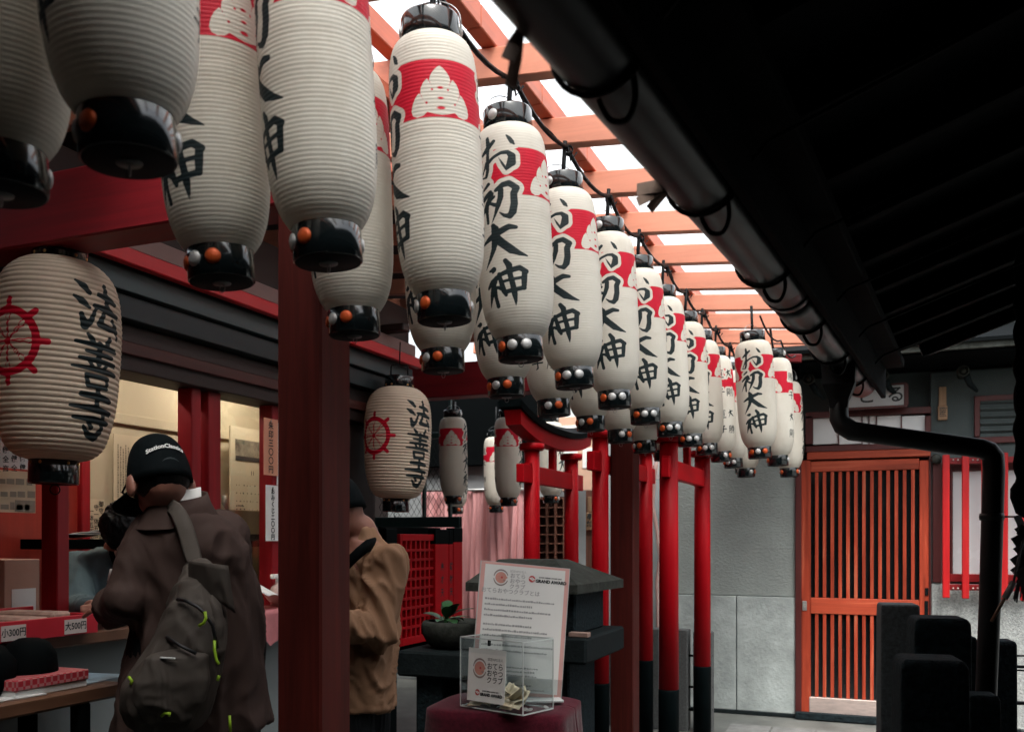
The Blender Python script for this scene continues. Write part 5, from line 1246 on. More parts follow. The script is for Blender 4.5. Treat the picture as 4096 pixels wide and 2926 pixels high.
def logo(parent, c, ex, ey, s, nrm):
    def disc_(r, cx, cy_, k=24): return [c+ex*(cx+r*math.cos(2*PI*i/k))*s+ey*(cy_+r*math.sin(2*PI*i/k))*s for i in range(k)]
    face = [(.68*math.cos(a), .68*math.sin(a)) for a in np.linspace(.55, 2*PI-.75, 26)]+[(.5, -.4), (.62, -.3), (.56, -.2), (.64, -.1), (.82, .02), (.66, .2)]
    m = MB(); m.quad([c+ex*x*s+ey*y*s+nrm*.0004 for x, y in face]); m.build('logo_face', LOGO1, parent)
    m = MB(); m.quad([p+nrm*.0008 for p in disc_(.13, .1, .02)]); m.build('logo_cheek', LOGO2, parent)
    m = MB()
    for a0, a1, r0, r1 in ((.35, PI-.15, .82, 1.0), (PI+.15, 2*PI-.35, .82, 1.0)):
        aa = np.linspace(a0, a1, 16)
        for i in range(15):
            k0, k1 = math.sin(PI*i/15)*.5+.5, math.sin(PI*(i+1)/15)*.5+.5
            m.quad([c+ex*math.cos(aa[i])*r0*s+ey*math.sin(aa[i])*r0*s, c+ex*math.cos(aa[i])*(r0+(r1-r0)*k0)*s+ey*math.sin(aa[i])*(r0+(r1-r0)*k0)*s, c+ex*math.cos(aa[i+1])*(r0+(r1-r0)*k1)*s+ey*math.sin(aa[i+1])*(r0+(r1-r0)*k1)*s, c+ex*math.cos(aa[i+1])*r0*s+ey*math.sin(aa[i+1])*r0*s])
    m.quad([c+ex*x*s+ey*y*s+nrm*.001 for x, y in ((.34, -.22), (.55, -.38), (.36, -.42), (.26, -.34))])
    m.build('logo_arcs', LOGO3, parent)
def award(parent, c, ex, ey, s, nrm):
    m = MB(); m.quad([c+ex*(math.cos(2*PI*i/20))*.5*s+ey*math.sin(2*PI*i/20)*.5*s for i in range(20)]); m.build('award_mark', LOGO2, parent)
    m = MB(); m.quad([c+ex*x*s+ey*y*s+nrm*.0005 for x, y in ((-.5, .15), (-.1, .2), (.3, -.35), (.0, -.2), (-.3, .0))]); m.quad([c+ex*x*s+ey*y*s+nrm*.0005 for x, y in ((.5, -.1), (.2, -.15), (-.1, .35), (.1, .2), (.35, .05))]); m.build('award_sweep', NW, parent)
    m = MB(); put_text(m, 'GRAND AWARD', s*.62, c+ex*s*2.9-ey*s*.25, ex, ey, .0012); put_text(m, 'GOOD DESIGN AWARD 2018', s*.26, c+ex*s*2.75+ey*s*.32, ex, ey, .0004); m.build('award_lettering', INKM, parent)
# tall notice: A2 sheet, slightly turned and leaning back
A0 = at(1884, 2766, 4.0); B0 = at(2243, 2792, 4.06); T0 = at(1925, 2241, 4.08)
ex = (B0-A0).normalized(); wN = (B0-A0).length; ey = (T0-A0); ey = (ey-ex*ey.dot(ex)); hN = ey.length; ey.normalize(); nrm = ex.cross(ey)
cc = (A0+B0)/2; dz = (zc_+.02)-min(A0.z, B0.z); 
sgn = thing('notice_sheet', 'tall white notice with pink border in a clear stand on the velvet table', 'notice', Vector((cc.x, cc.y, zc_)))
def nt_(x, y, k=0): return A0+ex*x+ey*y+nrm*k
MB().quad([nt_(0, 0), nt_(wN, 0), nt_(wN, hN), nt_(0, hN)]).build('border', PNK, sgn)
b = .018; MB().quad([nt_(b, b*.8, .0008), nt_(wN-b, b*.8, .0008), nt_(wN-b, hN-b*.6, .0008), nt_(b, hN-b*.6, .0008)]).build('sheet', NW, sgn)
MB().prism([nt_(-.004, -.012, -.004), nt_(wN+.004, -.012, -.004), nt_(wN+.004, hN+.002, -.004), nt_(-.004, hN+.002, -.004)], -nrm*.004).build('backing', ACE, sgn)
MB().prism([nt_(.0, -.004, .004), nt_(wN+.006, -.004, .004), nt_(wN+.006, hN*.14, .004), nt_(.0, hN*.14, .004)], nrm*.003).build('front_plate', AC, sgn)
q0 = nt_(wN*.55, -.02, 0); MB().box(Vector((q0.x, q0.y, zc_+.012)), (wN*.9, .14, .012), math.atan2(ex.y, ex.x), .003).build('stand_foot', ACE, sgn)
u_ = wN
logo(sgn, nt_(.23*u_, .885*hN, .0016), ex, ey, .037, nrm)
award(sgn, nt_(.58*u_, .895*hN, .0016), ex, ey, .030, nrm)
m = MB()
for i, s_ in enumerate(('おてら', 'おやつ', 'クラブ')): put_text(m, s_, .024, nt_(.42*u_, (.905-.042*i)*hN, .0016), ex, ey, .0003, sx=1.0)
put_text(m, '認定NPO法人', .012, nt_(.42*u_, .94*hN, .0016), ex, ey)
put_text(m, 'おてらおやつクラブとは', .024, nt_(.35*u_, .78*hN, .0016), ex, ey, .0003)
m.build('lettering', INKS, sgn)
m = MB(); y = .71
for k, (n_, ) in enumerate(((4,), (3,), (2,))):
    dashes(m, nt_(.07*u_, y*hN, .0016), ex, ey, .8*u_, n_, .024, .0095, 20+k, .6, .18); y -= (n_*.024+.016)/hN
dashes(m, nt_(.07*u_, y*hN, .0016), ex, ey, .3*u_, 1, .02, .009, 44); y -= .05
for k in range(4): dashes(m, nt_(.07*u_, y*hN, .0016), ex, ey, .75*u_, 3, .017, .008, 50+k, .7, .3); y -= .075/hN*1.0
pr = m.build('small_print', INKS, sgn); pr['kind'] = 'stuff'
# donation box
d0 = at(1842, 2850, 3.82); Dc = Vector((ctr_.x-.06, ctr_.y-.1, 0)); p0 = onZ(1842, 2822, zc_); p1 = onZ(2092, 2862, zc_); p2 = onZ(2170, 2815, zc_)
bx_ = (p1-p0); wB = bx_.length; bx_.normalize(); by_ = Vector((-bx_.y, bx_.x, 0)); dB = .20
hB = onY(1842, 2548, p0.y).z-zc_
dbx = thing('donation_box', 'clear acrylic donation box with a white card on its front', 'donation box', p0+bx_*wB/2+by_*dB/2)
def db(x, y, z): return p0+bx_*x+by_*y+UP*z
def wallp(a, b_, c_, d_, off, nm): MB().prism([db(*a), db(*b_), db(*c_), db(*d_)], off).build(nm, AC, dbx)
wallp((0, 0, 0), (wB, 0, 0), (wB, 0, hB), (0, 0, hB), by_*.004, 'front_wall'); wallp((0, dB, 0), (wB, dB, 0), (wB, dB, hB), (0, dB, hB), -by_*.004, 'back_wall')
wallp((0, .005, 0), (0, dB-.005, 0), (0, dB-.005, hB), (0, .005, hB), bx_*.004, 'side_wall'); wallp((wB, .005, 0), (wB, dB-.005, 0), (wB, dB-.005, hB), (wB, .005, hB), -bx_*.004, 'side_wall')
wallp((0, 0, hB+.001), (wB, 0, hB+.001), (wB, dB, hB+.001), (0, dB, hB+.001), UP*.005, 'lid')
for a, b_ in (((0, 0), (wB, 0)), ((wB, 0), (wB, dB)), ((wB, dB), (0, dB)), ((0, dB), (0, 0))):
    for z in (.003, hB+.003): MB().bar(db(a[0], a[1], z), db(b_[0], b_[1], z), .005, .005, UP, 0).build('edge', ACE, dbx)
for a in ((0, 0), (wB, 0), (wB, dB), (0, dB)): MB().bar(db(a[0], a[1], .004), db(a[0], a[1], hB), .004, .004, Vector((0, 1, 0)), 0).build('edge', ACE, dbx)
m = MB(); m.box(db(wB*.45, .01, hB-.012), (.012, .012, .026), None, .002); m.build('padlock', BLK, dbx)
# card
cw, chh = wB*.60, wB*.64; c0 = db(wB*.14, -.012, .035)
card = thing('donation_card', 'white card with logo leaning on the front of the donation box', 'card', c0+bx_*cw/2)
def cd(x, y, k=0): return c0+bx_*x+(UP*.995+by_*.06)*y-by_*k
MB().prism([cd(0, 0), cd(cw, 0), cd(cw, chh), cd(0, chh)], by_*.002).build('sheet', NW, card)
eyc = (UP*.995+by_*.06).normalized(); nc = -by_
logo(card, cd(cw*.32, chh*.63, .0008), bx_, eyc, .042, nc); award(card, cd(cw*.28, chh*.17, .0008), bx_, eyc, .026, nc)
m = MB()
for i, s_ in enumerate(('おてら', 'おやつ', 'クラブ')): put_text(m, s_, .03, cd(cw*.73, chh*(.68-.13*i), .0008), bx_, eyc, .0004)
put_text(m, '認定NPO法人', .014, cd(cw*.73, chh*.81, .0008), bx_, eyc); m.build('lettering', INKM, card)
# banknotes and coins in the box
NOTE = mat('banknote', (.55, .47, .33), rough=.6, var=.3, nscale=40)
r = random.Random(9); notes = []
for k in range(9):
    cx_, cy2 = r.uniform(.04, wB-.05), r.uniform(.04, dB-.04); tl = Matrix.Rotation(r.uniform(0, 3), 3, 'Z') @ Matrix.Rotation(r.uniform(-.9, .9), 3, 'X') @ Matrix.Rotation(r.uniform(-.5, .5), 3, 'Y')
    c_ = db(cx_, cy2, .03+.05*r.random()); m = MB(); m.grid(lambda s, t: c_+tl @ Vector(((s-.5)*.13, (t-.5)*.07, .012*math.sin(s*7+k))), 8, 3)
    o = m.build('banknote', NOTE, None, loc=c_); md = o.modifiers.new('thick', 'SOLIDIFY'); md.thickness = .0008; tag(o, 'crumpled banknote among others inside the clear donation box', 'banknote', 'banknotes in the donation box')
coin = MB().lathe([(.0115, 0), (.0115, .0018)], n=14).mesh('coin', IRON)
for k in range(16):
    o = bpy.data.objects.new('coin', coin); COL.objects.link(o); o.location = db(r.uniform(.02, wB-.02), r.uniform(.02, dB-.02), .006+.012*r.random()); o.rotation_euler = (r.uniform(-.5, .5), r.uniform(-.5, .5), 0); tag(o, 'small silver coin on the floor of the clear donation box', 'coin', 'coins in the donation box')

# ================================================================== people
SKIN = mat('skin', (.28, .12, .085), rough=.5, var=.1, nscale=20)
HAIR = mat('black_hair', (.003, .003, .0034), rough=.55, spec=.2, var=.5, nscale=90, bump=.6, bscale=200, stretch=(1, 1, .25))
def cloth(name, col, rough=.8, bsc=22):
    if name in MATS: return MATS[name]
    m, t, p = nodes(name)
    p.inputs['Roughness'].default_value = rough; p.inputs['Specular IOR Level'].default_value = .12
    v = coords(t); n0 = N(t, 'TexNoise', Scale=6.0, Detail=5.0); t.links.new(v, n0.inputs['Vector'])
    mx = N(t, 'Mix', data_type='RGBA'); mx.inputs[6].default_value = c4(lum(col, .82)); mx.inputs[7].default_value = c4(lum(col, 1.18)); t.links.new(n0.outputs[0], mx.inputs[0]); t.links.new(mx.outputs[2], p.inputs['Base Color'])
    # long creases: a warped, stretched ridge noise, and a fine weave on top
    mp = N(t, 'Mapping'); mp.inputs['Rotation'].default_value = (R(14), R(-18), 0); mp.inputs['Scale'].default_value = (1, 1, .28); t.links.new(v, mp.inputs[0])
    nf = N(t, 'TexNoise', Scale=float(bsc), Detail=2.5, Roughness=.45, Distortion=1.2); nf.noise_type = 'RIDGED_MULTIFRACTAL' if hasattr(nf, 'noise_type') else nf.noise_type
    t.links.new(mp.outputs[0], nf.inputs['Vector'])
    b1 = N(t, 'Bump', Strength=.55, Distance=.02); t.links.new(nf.outputs[0], b1.inputs['Height'])
    nw = N(t, 'TexNoise', Scale=420.0, Detail=2.0); t.links.new(v, nw.inputs['Vector'])
    b2 = N(t, 'Bump', Strength=.2, Distance=.002); t.links.new(nw.outputs[0], b2.inputs['Height']); t.links.new(b1.outputs[0], b2.inputs['Normal']); t.links.new(b2.outputs[0], p.inputs['Normal'])
    MATS[name] = m; return m
def ell(mb, c, rx, ry, rz, ax, n=18, m_=12):
    """ellipsoid with axes ax = (right, forward, up)"""
    c = Vector(c); rings = []
    for j in range(1, m_):
        t = PI*j/m_; rings.append([c+ax[0]*(rx*math.sin(t)*math.cos(2*PI*k/n))+ax[1]*(ry*math.sin(t)*math.sin(2*PI*k/n))-ax[2]*(rz*math.cos(t)) for k in range(n)])
    mb.loft(rings); return mb
def limb(mb, pts, rs, n=14):
    pts = [Vector(p) for p in pts]; mb.tube(pts, rs, n)
    for p, r_ in zip(pts, rs): ell(mb, p, r_, r_, r_, (Vector((1, 0, 0)), Vector((0, 1, 0)), UP), 12, 8)
    return mb
def hand(mb, w_, dv, pn, s=1.0, thumb=1):
    """palm, four curled fingers of unequal length and a thumb leaving the side of the palm"""
    dv = dv.normalized(); pn = (pn-dv*pn.dot(dv)).normalized(); sd = dv.cross(pn)
    ell(mb, w_+dv*.045*s, .042*s, .05*s, .016*s, (sd, dv, pn), 14, 8)
    for i, L in enumerate((.068, .078, .072, .055)):
        b = w_+dv*.085*s+sd*((i-1.5)*.0195*s); p1 = b+dv*L*.45*s; p2 = p1+(dv*.7-pn*.7)*L*.33*s; p3 = p2+(dv*.25-pn)*L*.25*s
        limb(mb, [b-dv*.02*s, p1, p2, p3], [.0092*s, .009*s, .0082*s, .0072*s], 8)
    b = w_+dv*.025*s+sd*(-.032*s*thumb); limb(mb, [b, b+(dv*.6-sd*.8*thumb)*.035*s, b+(dv*.95-sd*.75*thumb-pn*.3)*.06*s], [.0115*s, .0105*s, .0085*s], 8)
def basis(fw): fw = Vector((fw.x, fw.y, 0)).normalized(); return Vector((fw.y, -fw.x, 0)), fw, UP
def spin(v, deg): return Matrix.Rotation(R(deg), 3, 'Z') @ v
def prof_rings(rows, ax, n=28, sq=2.3):
    """rows: (u, v, d, half width px, half depth m)"""
    out = []
    for u, v, d_, hw, dp in rows:
        c = at(u, v, d_); a = hw*d_/F; ring = []
        for k in range(n):
            q = 2*PI*k/n; ca, sa = math.cos(q), math.sin(q); e = (abs(ca)**sq+abs(sa)**sq)**(-1/sq)
            ring.append(c+ax[0]*(a*ca*e)+ax[1]*(dp*sa*e))
        out.append(ring)
    return out
# ---- man in the brown coat, seen from behind
dv0 = ray(700, 2150); fw = spin(dv0, 20); axm = basis(fw); axc = basis(dv0)
hd = at(636, 1895, 2.72); sh = at(745, 2110, 2.78)
man = MB()
hax = (axm[0], (axm[1]*.9-UP*.42).normalized(), (UP*.9+axm[1]*.42).normalized())
ell(man, hd, .076, .096, .112, hax); ell(man, hd+hax[1]*.05-hax[2]*.06, .052, .052, .06, hax)
man.tube([hd+hax[1]*.092-hax[2]*.0, hd+hax[1]*.112-hax[2]*.035], [.010, .015], 8)
for s_ in (-1, 1): ell(man, hd+hax[0]*(.087*s_)-hax[2]*.045-hax[1]*.004, .013, .027, .038, hax, 10, 8)
limb(man, [hd-hax[2]*.05-hax[1]*.03, at(690, 2020, 2.75), sh-UP*.02], [.06, .06, .08])
hipc = at(795, 2640, 2.84)
man.loft(prof_rings([(745, 2070, 2.77, 90, .08), (755, 2150, 2.79, 180, .1), (790, 2350, 2.82, 200, .12), (795, 2640, 2.84, 190, .12), (795, 2740, 2.84, 180, .11)], axc))
for s_ in (-1, 1):
    h_ = hipc+axm[0]*.095*s_; limb(man, [h_, Vector((h_.x, h_.y, .5))+axm[1]*.02, Vector((h_.x, h_.y, .09))-axm[1]*.02], [.095, .06, .045])
    limb(man, [Vector((h_.x, h_.y, .06))-axm[1]*.05, Vector((h_.x, h_.y, .045))+axm[1]*.15], [.045, .038])
shl, shr = at(610, 2150, 2.74), at(890, 2140, 2.86)
elb, wrl = at(505, 2395, 2.66), at(450, 2440, 2.93); ebr, wrr = at(930, 2420, 3.02), at(660, 2430, 3.12)
limb(man, [shl, elb, wrl], [.055, .045, .03]); limb(man, [shr, ebr, wrr], [.055, .045, .03])
hand(man, wrl, (wrl-elb).normalized()+UP*.1, UP, 1, 1); hand(man, wrr, (wrr-ebr), UP, 1, -1)
mo = man.build('person', SKIN, None, loc=(hipc.x, hipc.y, 0)); tag(mo, 'person in a dark brown coat and black cap seen from behind at the shop counter', 'person'); modify(mo, vox=.007, smooth=3)
coat = MB()
coat.loft(prof_rings([(705, 2000, 2.75, 60, .055), (722, 2030, 2.76, 92, .075), (745, 2070, 2.77, 150, .10), (752, 2120, 2.78, 192, .125), (765, 2200, 2.79, 212, .145), (782, 2330, 2.81, 232, .16), (788, 2480, 2.82, 248, .17), (785, 2640, 2.83, 266, .185), (780, 2780, 2.84, 284, .2), (778, 2895, 2.85, 300, .215)], axc, 40, 2.2))
limb(coat, [shl-UP*.005, shl.lerp(elb, .5), elb, elb.lerp(wrl, .55), wrl], [.078, .071, .066, .06, .05]); limb(coat, [shr, ebr, wrr], [.082, .07, .05])
co = coat.build('coat', cloth('brown_coat', (.055, .034, .029), .7, 9), mo); modify(co, vox=.009, smooth=5); crease(co, .022, 8.5, .28, 1, .2, .4)
col = MB()
for i, (u, v, hw, z2) in enumerate(((708, 1995, 95, 0),)):
    c = at(712, 2030, 2.75); rr = []
    for z, a, b in ((-.03, .105, .085), (.0, .088, .075), (.03, .08, .07), (.034, .086, .076), (.0, .098, .086), (-.045, .125, .1)):
        rr.append([c+axm[0]*(a*math.cos(2*PI*k/32))+axm[1]*(b*math.sin(2*PI*k/32))+UP*(z+.018*math.cos(2*PI*k/32)+.012*math.sin(2*PI*k/32)) for k in range(32)])
    col.loft(rr, cap=False)
col.build('collar', MATS['brown_coat'], mo)
shc = MB(); c = at(706, 2003, 2.74); shc.loft([[c+axm[0]*(a*math.cos(2*PI*k/28))+axm[1]*(b*math.sin(2*PI*k/28))+UP*(z+.014*math.cos(2*PI*k/28)) for k in range(28)] for z, a, b in ((-.03, .068, .062), (.028, .066, .06), (.03, .07, .064), (-.03, .073, .067))], cap=False); shc.build('shirt_collar', PAPER, mo)
tr = MB()
for s_ in (-1, 1):
    h_ = hipc+axm[0]*.095*s_; limb(tr, [h_+UP*.06, Vector((h_.x, h_.y, .5))+axm[1]*.02, Vector((h_.x, h_.y, .1))-axm[1]*.02], [.12, .09, .075])
to = tr.build('trousers', cloth('black_trousers', (.006, .007, .008)), mo); modify(to, vox=.015, smooth=3)
CAPM = mat('navy_cap', (.0035, .0055, .0065), spec=.06, rough=.8, var=.25, nscale=40, bump=.3, bscale=300)
cap = MB(); rings = []
cax = (hax[0], hax[1], hax[2])
for j in range(13):
    t = j/12; zc2 = -.035+.155*math.sin(t*PI/2)**1.0; k_ = math.cos(t*PI/2)**.62
    rings.append([hd+cax[0]*(.0885*k_*math.cos(2*PI*k/36))+cax[1]*(.108*k_*math.sin(2*PI*k/36))+cax[2]*(zc2-.02*(1-t)*max(0, -math.sin(2*PI*k/36))) for k in range(36)])
rings = [[p.lerp(hd-cax[2]*.03, .05) for p in rings[0]]]+rings[:-1]+[[hd+cax[2]*.1205+cax[0]*.006*math.cos(2*PI*k/36)+cax[1]*.006*math.sin(2*PI*k/36) for k in range(36)]]
cap.loft(rings); cpo = cap.build('cap', CAPM, mo)
b = MB(); ell(b, hd+cax[2]*.123, .010, .010, .006, cax, 12, 6); b.build('button', CAPM, cpo)
vz = MB()
def visor(s, t): a = PI*(.14+.72*s); r1 = .1+.07*t*math.sin(a)**.7; return hd+cax[0]*(r1*.9*math.cos(a))+cax[1]*(.006+(.105+.075*t)*math.sin(a))-cax[2]*(.03+.02*t+.02*abs(s-.5))
vz.grid(visor, 20, 6); vo = vz.build('visor', CAPM, cpo); vo.modifiers.new('t', 'SOLIDIFY').thickness = .004
arch = MB(); pts = []
for k in range(15):
    a = PI*k/14; px = .036*math.cos(a); pz = -.042+.038*math.sin(a); pts.append(hd+cax[0]*px-cax[1]*(.1035-px*px*9)+cax[2]*pz)
arch.tube(pts, .003, 6); arch.build('rear_arch', mat('cap_trim', (.012, .02, .024), rough=.6), cpo)
tx = MB(); vs_, fs_ = text_data('StationClassics', .0185, .0006)
tx.add([hd+cax[0]*(.095*math.sin(x/.095))-cax[1]*(.1045*math.cos(x/.095)-.0)*(1-max(0, (y+.055)-.03)*1.1)+cax[2]*(.038+y-.35*x*x/.1) for x, y, z in [(a-.008, b, c) for a, b, c in vs_]], fs_); tx = tx.build('embroidery', PAPER, cpo); 
hr = MB(); rings = []
for z, a, b in ((-.078, .058, .078), (-.068, .068, .09), (-.05, .076, .1), (-.03, .080, .103)):
    rings.append([hd+hax[0]*(a*math.cos(PI+PI*k/15))+hax[1]*(b*math.sin(PI+PI*k/15)*1.0+.0)+hax[2]*z for k in range(16)]+[hd+hax[0]*(a*.85*math.cos(2*PI-PI*k/15))+hax[1]*(b*.8*math.sin(2*PI-PI*k/15))+hax[2]*z for k in range(16)])
hr.loft(rings); ho = hr.build('hair', HAIR, mo)
gl = MB(); gl.tube([hd-hax[0]*.084-hax[2]*.012+hax[1]*.0, hd-hax[0]*.083-hax[2]*.02+hax[1]*.085, hd-hax[0]*.07-hax[2]*.02+hax[1]*.1], .003, 6)
gl.tube([hd-hax[0]*.045+hax[1]*.108-hax[2]*.025+(hax[0]*math.cos(a)*.028+hax[2]*math.sin(a)*.022) for a in np.linspace(0, 2*PI, 15)], .0025, 5); gl.build('glasses', BLK, mo)
# backpack
PK = cloth('taupe_pack', (.085, .071, .061), .65, 16)
pk = thing('backpack', 'taupe backpack with neon green zip cords slung on the coated person', 'backpack', at(690, 2900, 2.6))
bp = MB(); rows = [(800, 2235, 2.60, 30, .03), (796, 2262, 2.59, 62, .055), (792, 2330, 2.57, 82, .085), (785, 2430, 2.555, 108, .105), (765, 2540, 2.545, 132, .12), (722, 2640, 2.54, 160, .13), (688, 2730, 2.54, 184, .135), (672, 2820, 2.545, 176, .13), (668, 2890, 2.55, 140, .11), (668, 2925, 2.555, 90, .08)]
bp.loft(prof_rings(rows, axc, 32, 2.6)); bpo = bp.build('pack_body', PK, pk); modify(bpo, vox=.009, smooth=2); crease(bpo, .011, 9, .3, 2, -.35, .35)
pf = MB(); rows = [(720, 2590, 2.44, 40, .02), (708, 2625, 2.425, 120, .03), (690, 2720, 2.415, 142, .035), (676, 2810, 2.42, 132, .035), (672, 2880, 2.43, 90, .025)]
pf.loft(prof_rings(rows, axc, 28, 3.0)); o = pf.build('front_pocket', PK, pk); modify(o, vox=.006, smooth=2); crease(o, .008, 11, .4, 3, .4, .35)
sf = MB(); rows = [(845, 2340, 2.53, 10, .02), (850, 2400, 2.52, 32, .04), (868, 2500, 2.51, 34, .05), (872, 2600, 2.52, 28, .05), (850, 2690, 2.53, 10, .03)]
sf.loft(prof_rings(rows, axc, 18)); o = sf.build('side_pocket', PK, pk); modify(o, vox=.006, smooth=2); crease(o, .01, 14, .4, 5, .2, .5)
fl_ = MB()
def flap(s, t): return at(760+150*s+30*t*s, 2240+80*t+110*s*t+20*s, 2.50-.02*math.sin(PI*s)+.02*t)
fl_.grid(flap, 8, 8); o = fl_.build('flap', PK, pk); o.modifiers.new('t', 'SOLIDIFY').thickness = .006
st = MB()
def strap(pts, w0, nm):
    m = MB(); P = [at(*p) for p in pts]; L = []
    for i, p in enumerate(P):
        t = (P[min(i+1, len(P)-1)]-P[max(i-1, 0)]).normalized(); sd = t.cross(axc[1]).normalized(); L.append([p-sd*w0-axc[1]*.006, p+sd*w0-axc[1]*.006, p+sd*w0+axc[1]*.006, p-sd*w0+axc[1]*.006])
    m.loft(L, smooth=True); o = m.build(nm, PK, pk); modify(o, sub=1); return o
strap([(640, 2030, 2.70), (680, 2012, 2.66), (715, 2050, 2.63), (745, 2120, 2.62), (765, 2200, 2.60), (785, 2270, 2.58)], .026, 'shoulder_strap')
ZIP = mat('zip_black', (.01, .01, .011), rough=.4)
NEON = mat('neon_cord', (.30, .48, .02), rough=.5)
for pts in ([(708, 2395, 2.455), (740, 2400, 2.44), (790, 2425, 2.43), (818, 2450, 2.425), (850, 2500, 2.43), (868, 2590, 2.44)], [(665, 2545, 2.43), (720, 2580, 2.405), (785, 2612, 2.405)], [(560, 2690, 2.43), (545, 2720, 2.425), (550, 2790, 2.42)]):
    m = MB(); m.tube([at(*p) for p in pts], .005, 6); m.build('zip', ZIP, pk)
for pts in ([(820, 2445, 2.415), (824, 2470, 2.41), (815, 2490, 2.41), (795, 2502, 2.41)], [(858, 2560, 2.425), (858, 2600, 2.42), (866, 2640, 2.42), (876, 2655, 2.42)], [(515, 2705, 2.42), (528, 2722, 2.415), (522, 2735, 2.415)], [(645, 2862, 2.395), (660, 2850, 2.39), (680, 2852, 2.39), (676, 2862, 2.39)], [(876, 2700, 2.43), (870, 2720, 2.43)], [(918, 2860, 2.5), (922, 2926, 2.5)]):
    m = MB(); m.tube([at(*p) for p in pts], .0042, 6); m.build('zip_cord', NEON, pk)
m = MB(); m.bar(at(642, 2628, 2.385), at(700, 2632, 2.38), .004, .008, axc[1]); m.build('reflective_tab', PAPER, pk)
# ---- person in the tan jacket, half behind the pillar
dv1 = ray(1450, 2150); ax1 = basis(dv1); fw1 = basis(spin(dv1, 62))
p2 = MB(); hd2 = at(1350, 2036, 3.3); hx = (fw1[0], (fw1[1]*.95-UP*.3).normalized(), (UP*.95+fw1[1]*.3).normalized())
ell(p2, hd2, .076, .094, .11, hx); ell(p2, hd2+hx[1]*.05-hx[2]*.06, .05, .05, .058, hx); p2.tube([hd2+hx[1]*.09, hd2+hx[1]*.11-hx[2]*.03], [.01, .015], 8)
for s_ in (-1, 1): ell(p2, hd2+hx[0]*.078*s_-hx[2]*.02, .011, .023, .033, hx, 10, 8)
limb(p2, [hd2-hx[2]*.05-hx[1]*.02, at(1440, 2120, 3.32), at(1455, 2190, 3.33)], [.058, .06, .075])
p2.loft(prof_rings([(1455, 2160, 3.33, 70, .09), (1460, 2260, 3.33, 105, .12), (1450, 2500, 3.35, 105, .12), (1445, 2800, 3.35, 100, .12)], ax1))
hp2 = at(1440, 2790, 3.36)
for s_ in (-1, 1):
    h_ = hp2+fw1[0]*.065*s_; limb(p2, [h_-UP*.02, Vector((h_.x, h_.y, .48)), Vector((h_.x, h_.y, .09))], [.07, .055, .045]); limb(p2, [Vector((h_.x, h_.y, .06)), Vector((h_.x, h_.y, .045))+fw1[1]*.16], [.045, .036])
s2, e2, w2 = at(1545, 2260, 3.24), at(1512, 2520, 3.2), at(1370, 2500, 3.12)
limb(p2, [s2, e2, w2], [.05, .042, .03]); hand(p2, w2, (w2-e2), UP, 1, 1)
po2 = p2.build('person', SKIN, None, loc=(hp2.x, hp2.y, 0)); tag(po2, 'person in a tan jacket half hidden behind the dark red pillar', 'person'); modify(po2, vox=.008, smooth=3)
TAN = cloth('tan_jacket', (.28, .155, .092), .65, 11)
jk = MB(); jk.loft(prof_rings([(1452, 2108, 3.32, 40, .06), (1458, 2150, 3.33, 55, .075), (1466, 2190, 3.33, 85, .1), (1470, 2235, 3.33, 115, .12), (1468, 2320, 3.34, 128, .14), (1460, 2480, 3.35, 126, .15), (1456, 2650, 3.35, 118, .15), (1454, 2826, 3.36, 116, .15)], ax1, 36))
limb(jk, [s2, s2.lerp(e2, .5), e2, e2.lerp(w2, .5), w2], [.078, .075, .072, .06, .048])
jo = jk.build('jacket', TAN, po2); modify(jo, vox=.009, smooth=5); crease(jo, .026, 9.5, .42, 4, .7, .5)
m = MB(); P = [(1380, 2260, 3.16), (1425, 2215, 3.17), (1465, 2182, 3.2), (1500, 2172, 3.26), (1530, 2200, 3.36)]; L = []
for p in P: c = at(*p); L.append([c+UP*.022, c-UP*.022+CR*.006, c-UP*.022+CF*.008, c+UP*.022+CF*.008])
m.loft(L); m.build('bag_strap', BLK, po2)
m = MB(); tr2 = m
for s_ in (-1, 1): h_ = hp2+fw1[0]*.065*s_; limb(m, [h_-UP*.0, Vector((h_.x, h_.y, .5)), Vector((h_.x, h_.y, .1))], [.085, .08, .07])
o = m.build('trousers', MATS['black_trousers'], po2); modify(o, vox=.015, smooth=3)
m = MB(); rings = []
for j in range(10):
    t = j/9.5; k_ = math.cos(t*PI/2)**.62; rings.append([hd2+hx[0]*(.088*k_*math.cos(2*PI*k/30))+hx[1]*(.106*k_*math.sin(2*PI*k/30))+hx[2]*(-.02+.14*math.sin(t*PI/2)) for k in range(30)])
m.loft(rings); m.build('cap', CAPM, po2)
# ---- clerk bending behind the counter
dv2 = ray(450, 2150); fw2 = basis(-spin(dv2, -25)); ck = MB(); hd3 = at(505, 2118, 3.75)
hx = (fw2[0], (fw2[1]*.6-UP*.8).normalized(), (UP*.6+fw2[1]*.8).normalized())
ell(ck, hd3, .076, .094, .11, hx); ell(ck, hd3+hx[1]*.05-hx[2]*.06, .05, .05, .056, hx); ck.tube([hd3+hx[1]*.09, hd3+hx[1]*.112-hx[2]*.03], [.01, .014], 8)
for s_ in (-1, 1): ell(ck, hd3+hx[0]*.078*s_-hx[2]*.02, .011, .023, .033, hx, 10, 8)
axk = basis(dv2); bod = [(470, 2205, 3.82, 60, .07), (452, 2230, 3.85, 120, .1), (440, 2290, 3.88, 150, .13), (430, 2420, 3.9, 150, .14), (425, 2560, 3.9, 150, .14), (425, 2900, 3.9, 140, .13)]
limb(ck, [hd3-hx[2]*.06, at(478, 2200, 3.8)], [.056, .065]); ck.loft(prof_rings(bod, axk))
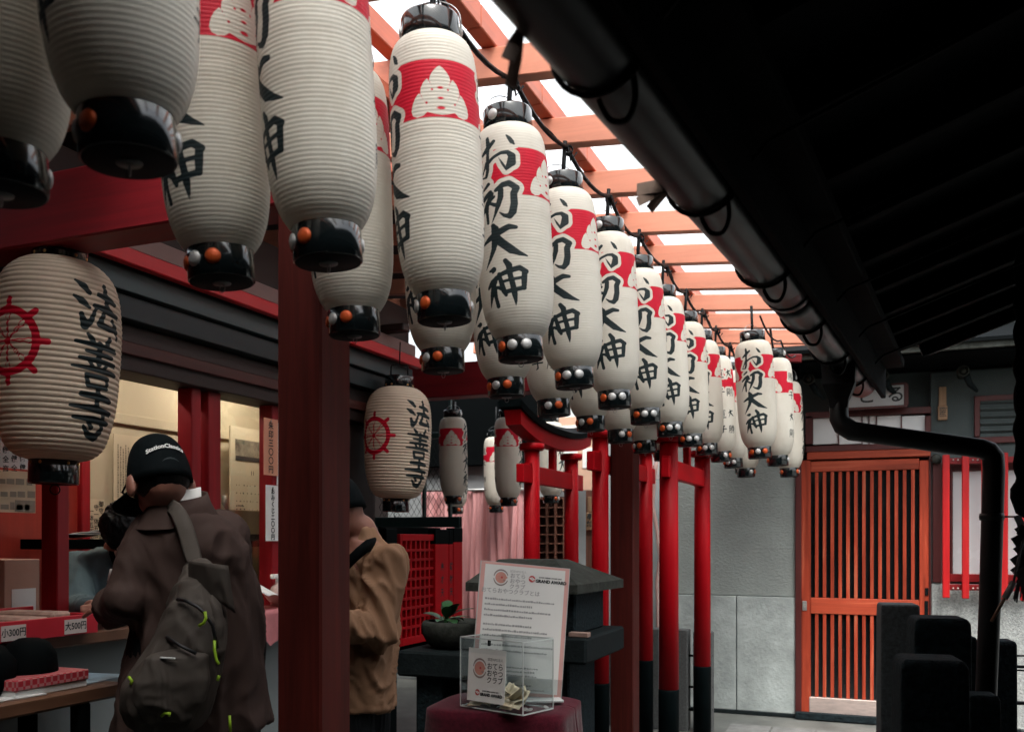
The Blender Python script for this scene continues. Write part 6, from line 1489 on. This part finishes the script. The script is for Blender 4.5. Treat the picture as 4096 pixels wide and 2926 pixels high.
s3, e3_, w3 = at(318, 2265, 3.82), at(310, 2440, 3.62), at(372, 2425, 3.38); s4, e4, w4 = at(570, 2265, 3.85), at(560, 2440, 3.65), at(455, 2430, 3.40)
limb(ck, [s3, e3_, w3], [.048, .04, .028]); limb(ck, [s4, e4, w4], [.048, .04, .028]); hand(ck, w3, (w3-e3_)+CR*.1, UP, .95, -1); hand(ck, w4, (w4-e4)-CR*.1, UP, .95, 1)
cko = ck.build('person', SKIN, None, loc=(at(430, 2500, 3.9).x, at(430, 2500, 3.9).y, 0)); tag(cko, 'person in a blue grey cardigan bending over papers inside the shop', 'person'); modify(cko, vox=.007, smooth=2)
cd_ = MB(); cd_.loft(prof_rings([(468, 2195, 3.82, 66, .08), (455, 2215, 3.85, 130, .11), (440, 2260, 3.88, 160, .14), (430, 2380, 3.9, 162, .155), (425, 2560, 3.9, 162, .155)], axk, 32))
limb(cd_, [s3, s3.lerp(e3_, .5), e3_, e3_.lerp(w3, .8)], [.072, .068, .062, .042]); limb(cd_, [s4, e4, e4.lerp(w4, .8)], [.072, .062, .042])
o = cd_.build('cardigan', cloth('blue_grey_knit', (.12, .175, .195), .9, 12), cko); modify(o, vox=.009, smooth=4); crease(o, .016, 10, .4, 7, .3, .4)
m = MB(); rings = []
for j in range(9):
    t = j/8; k_ = math.cos((t*1.25-.25)*PI/2)**.6 if t < .999 else .05; rings.append([hd3-hx[1]*.006+hx[0]*((.086+.003*math.sin(k*2.3))*k_*math.cos(2*PI*k/40))+hx[1]*((.104+.004*math.sin(k*1.7+j))*k_*math.sin(2*PI*k/40))+hx[2]*(-.02+.145*math.sin(t*PI/2)-(.06*(1-t) if math.sin(2*PI*k/40) < .2 else 0)) for k in range(40)])
m.loft(rings); o = m.build('hair', HAIR, cko); modify(o, vox=.006, smooth=1); crease(o, .012, 30, .5, 6, .3, .6)
m = MB(); ell(m, hd3+hx[1]*.07-hx[2]*.062, .052, .045, .042, hx); m.build('face_mask', PAPER, cko)
m = MB(); c = at(492, 2200, 3.70); m.quad([c+CR*-.03+UP*.03, c+CR*.03+UP*.035, c+CR*.02-UP*.05, c-UP*.06-CR*.005]); o = m.build('shirt_collar', PAPER, cko); o.modifiers.new('t', 'SOLIDIFY').thickness = .004
m = MB(); L = []
for p in ((455, 2170, 3.76), (452, 2215, 3.73), (470, 2265, 3.72), (490, 2330, 3.73), (500, 2480, 3.74)): c = at(*p); L.append([c-CR*.016, c+CR*.016, c+CR*.016+CF*.006, c-CR*.016+CF*.006])
m.loft(L); m.build('apron_strap', BLK, cko)
m = MB(); p = at(440, 2330, 3.45); m.tube([p, p+UP*.05+CR*.012], .012, 10); o = m.build('stamp', PAPER, None, loc=p); tag(o, 'small white stamp held over the counter by the clerk', 'stamp')
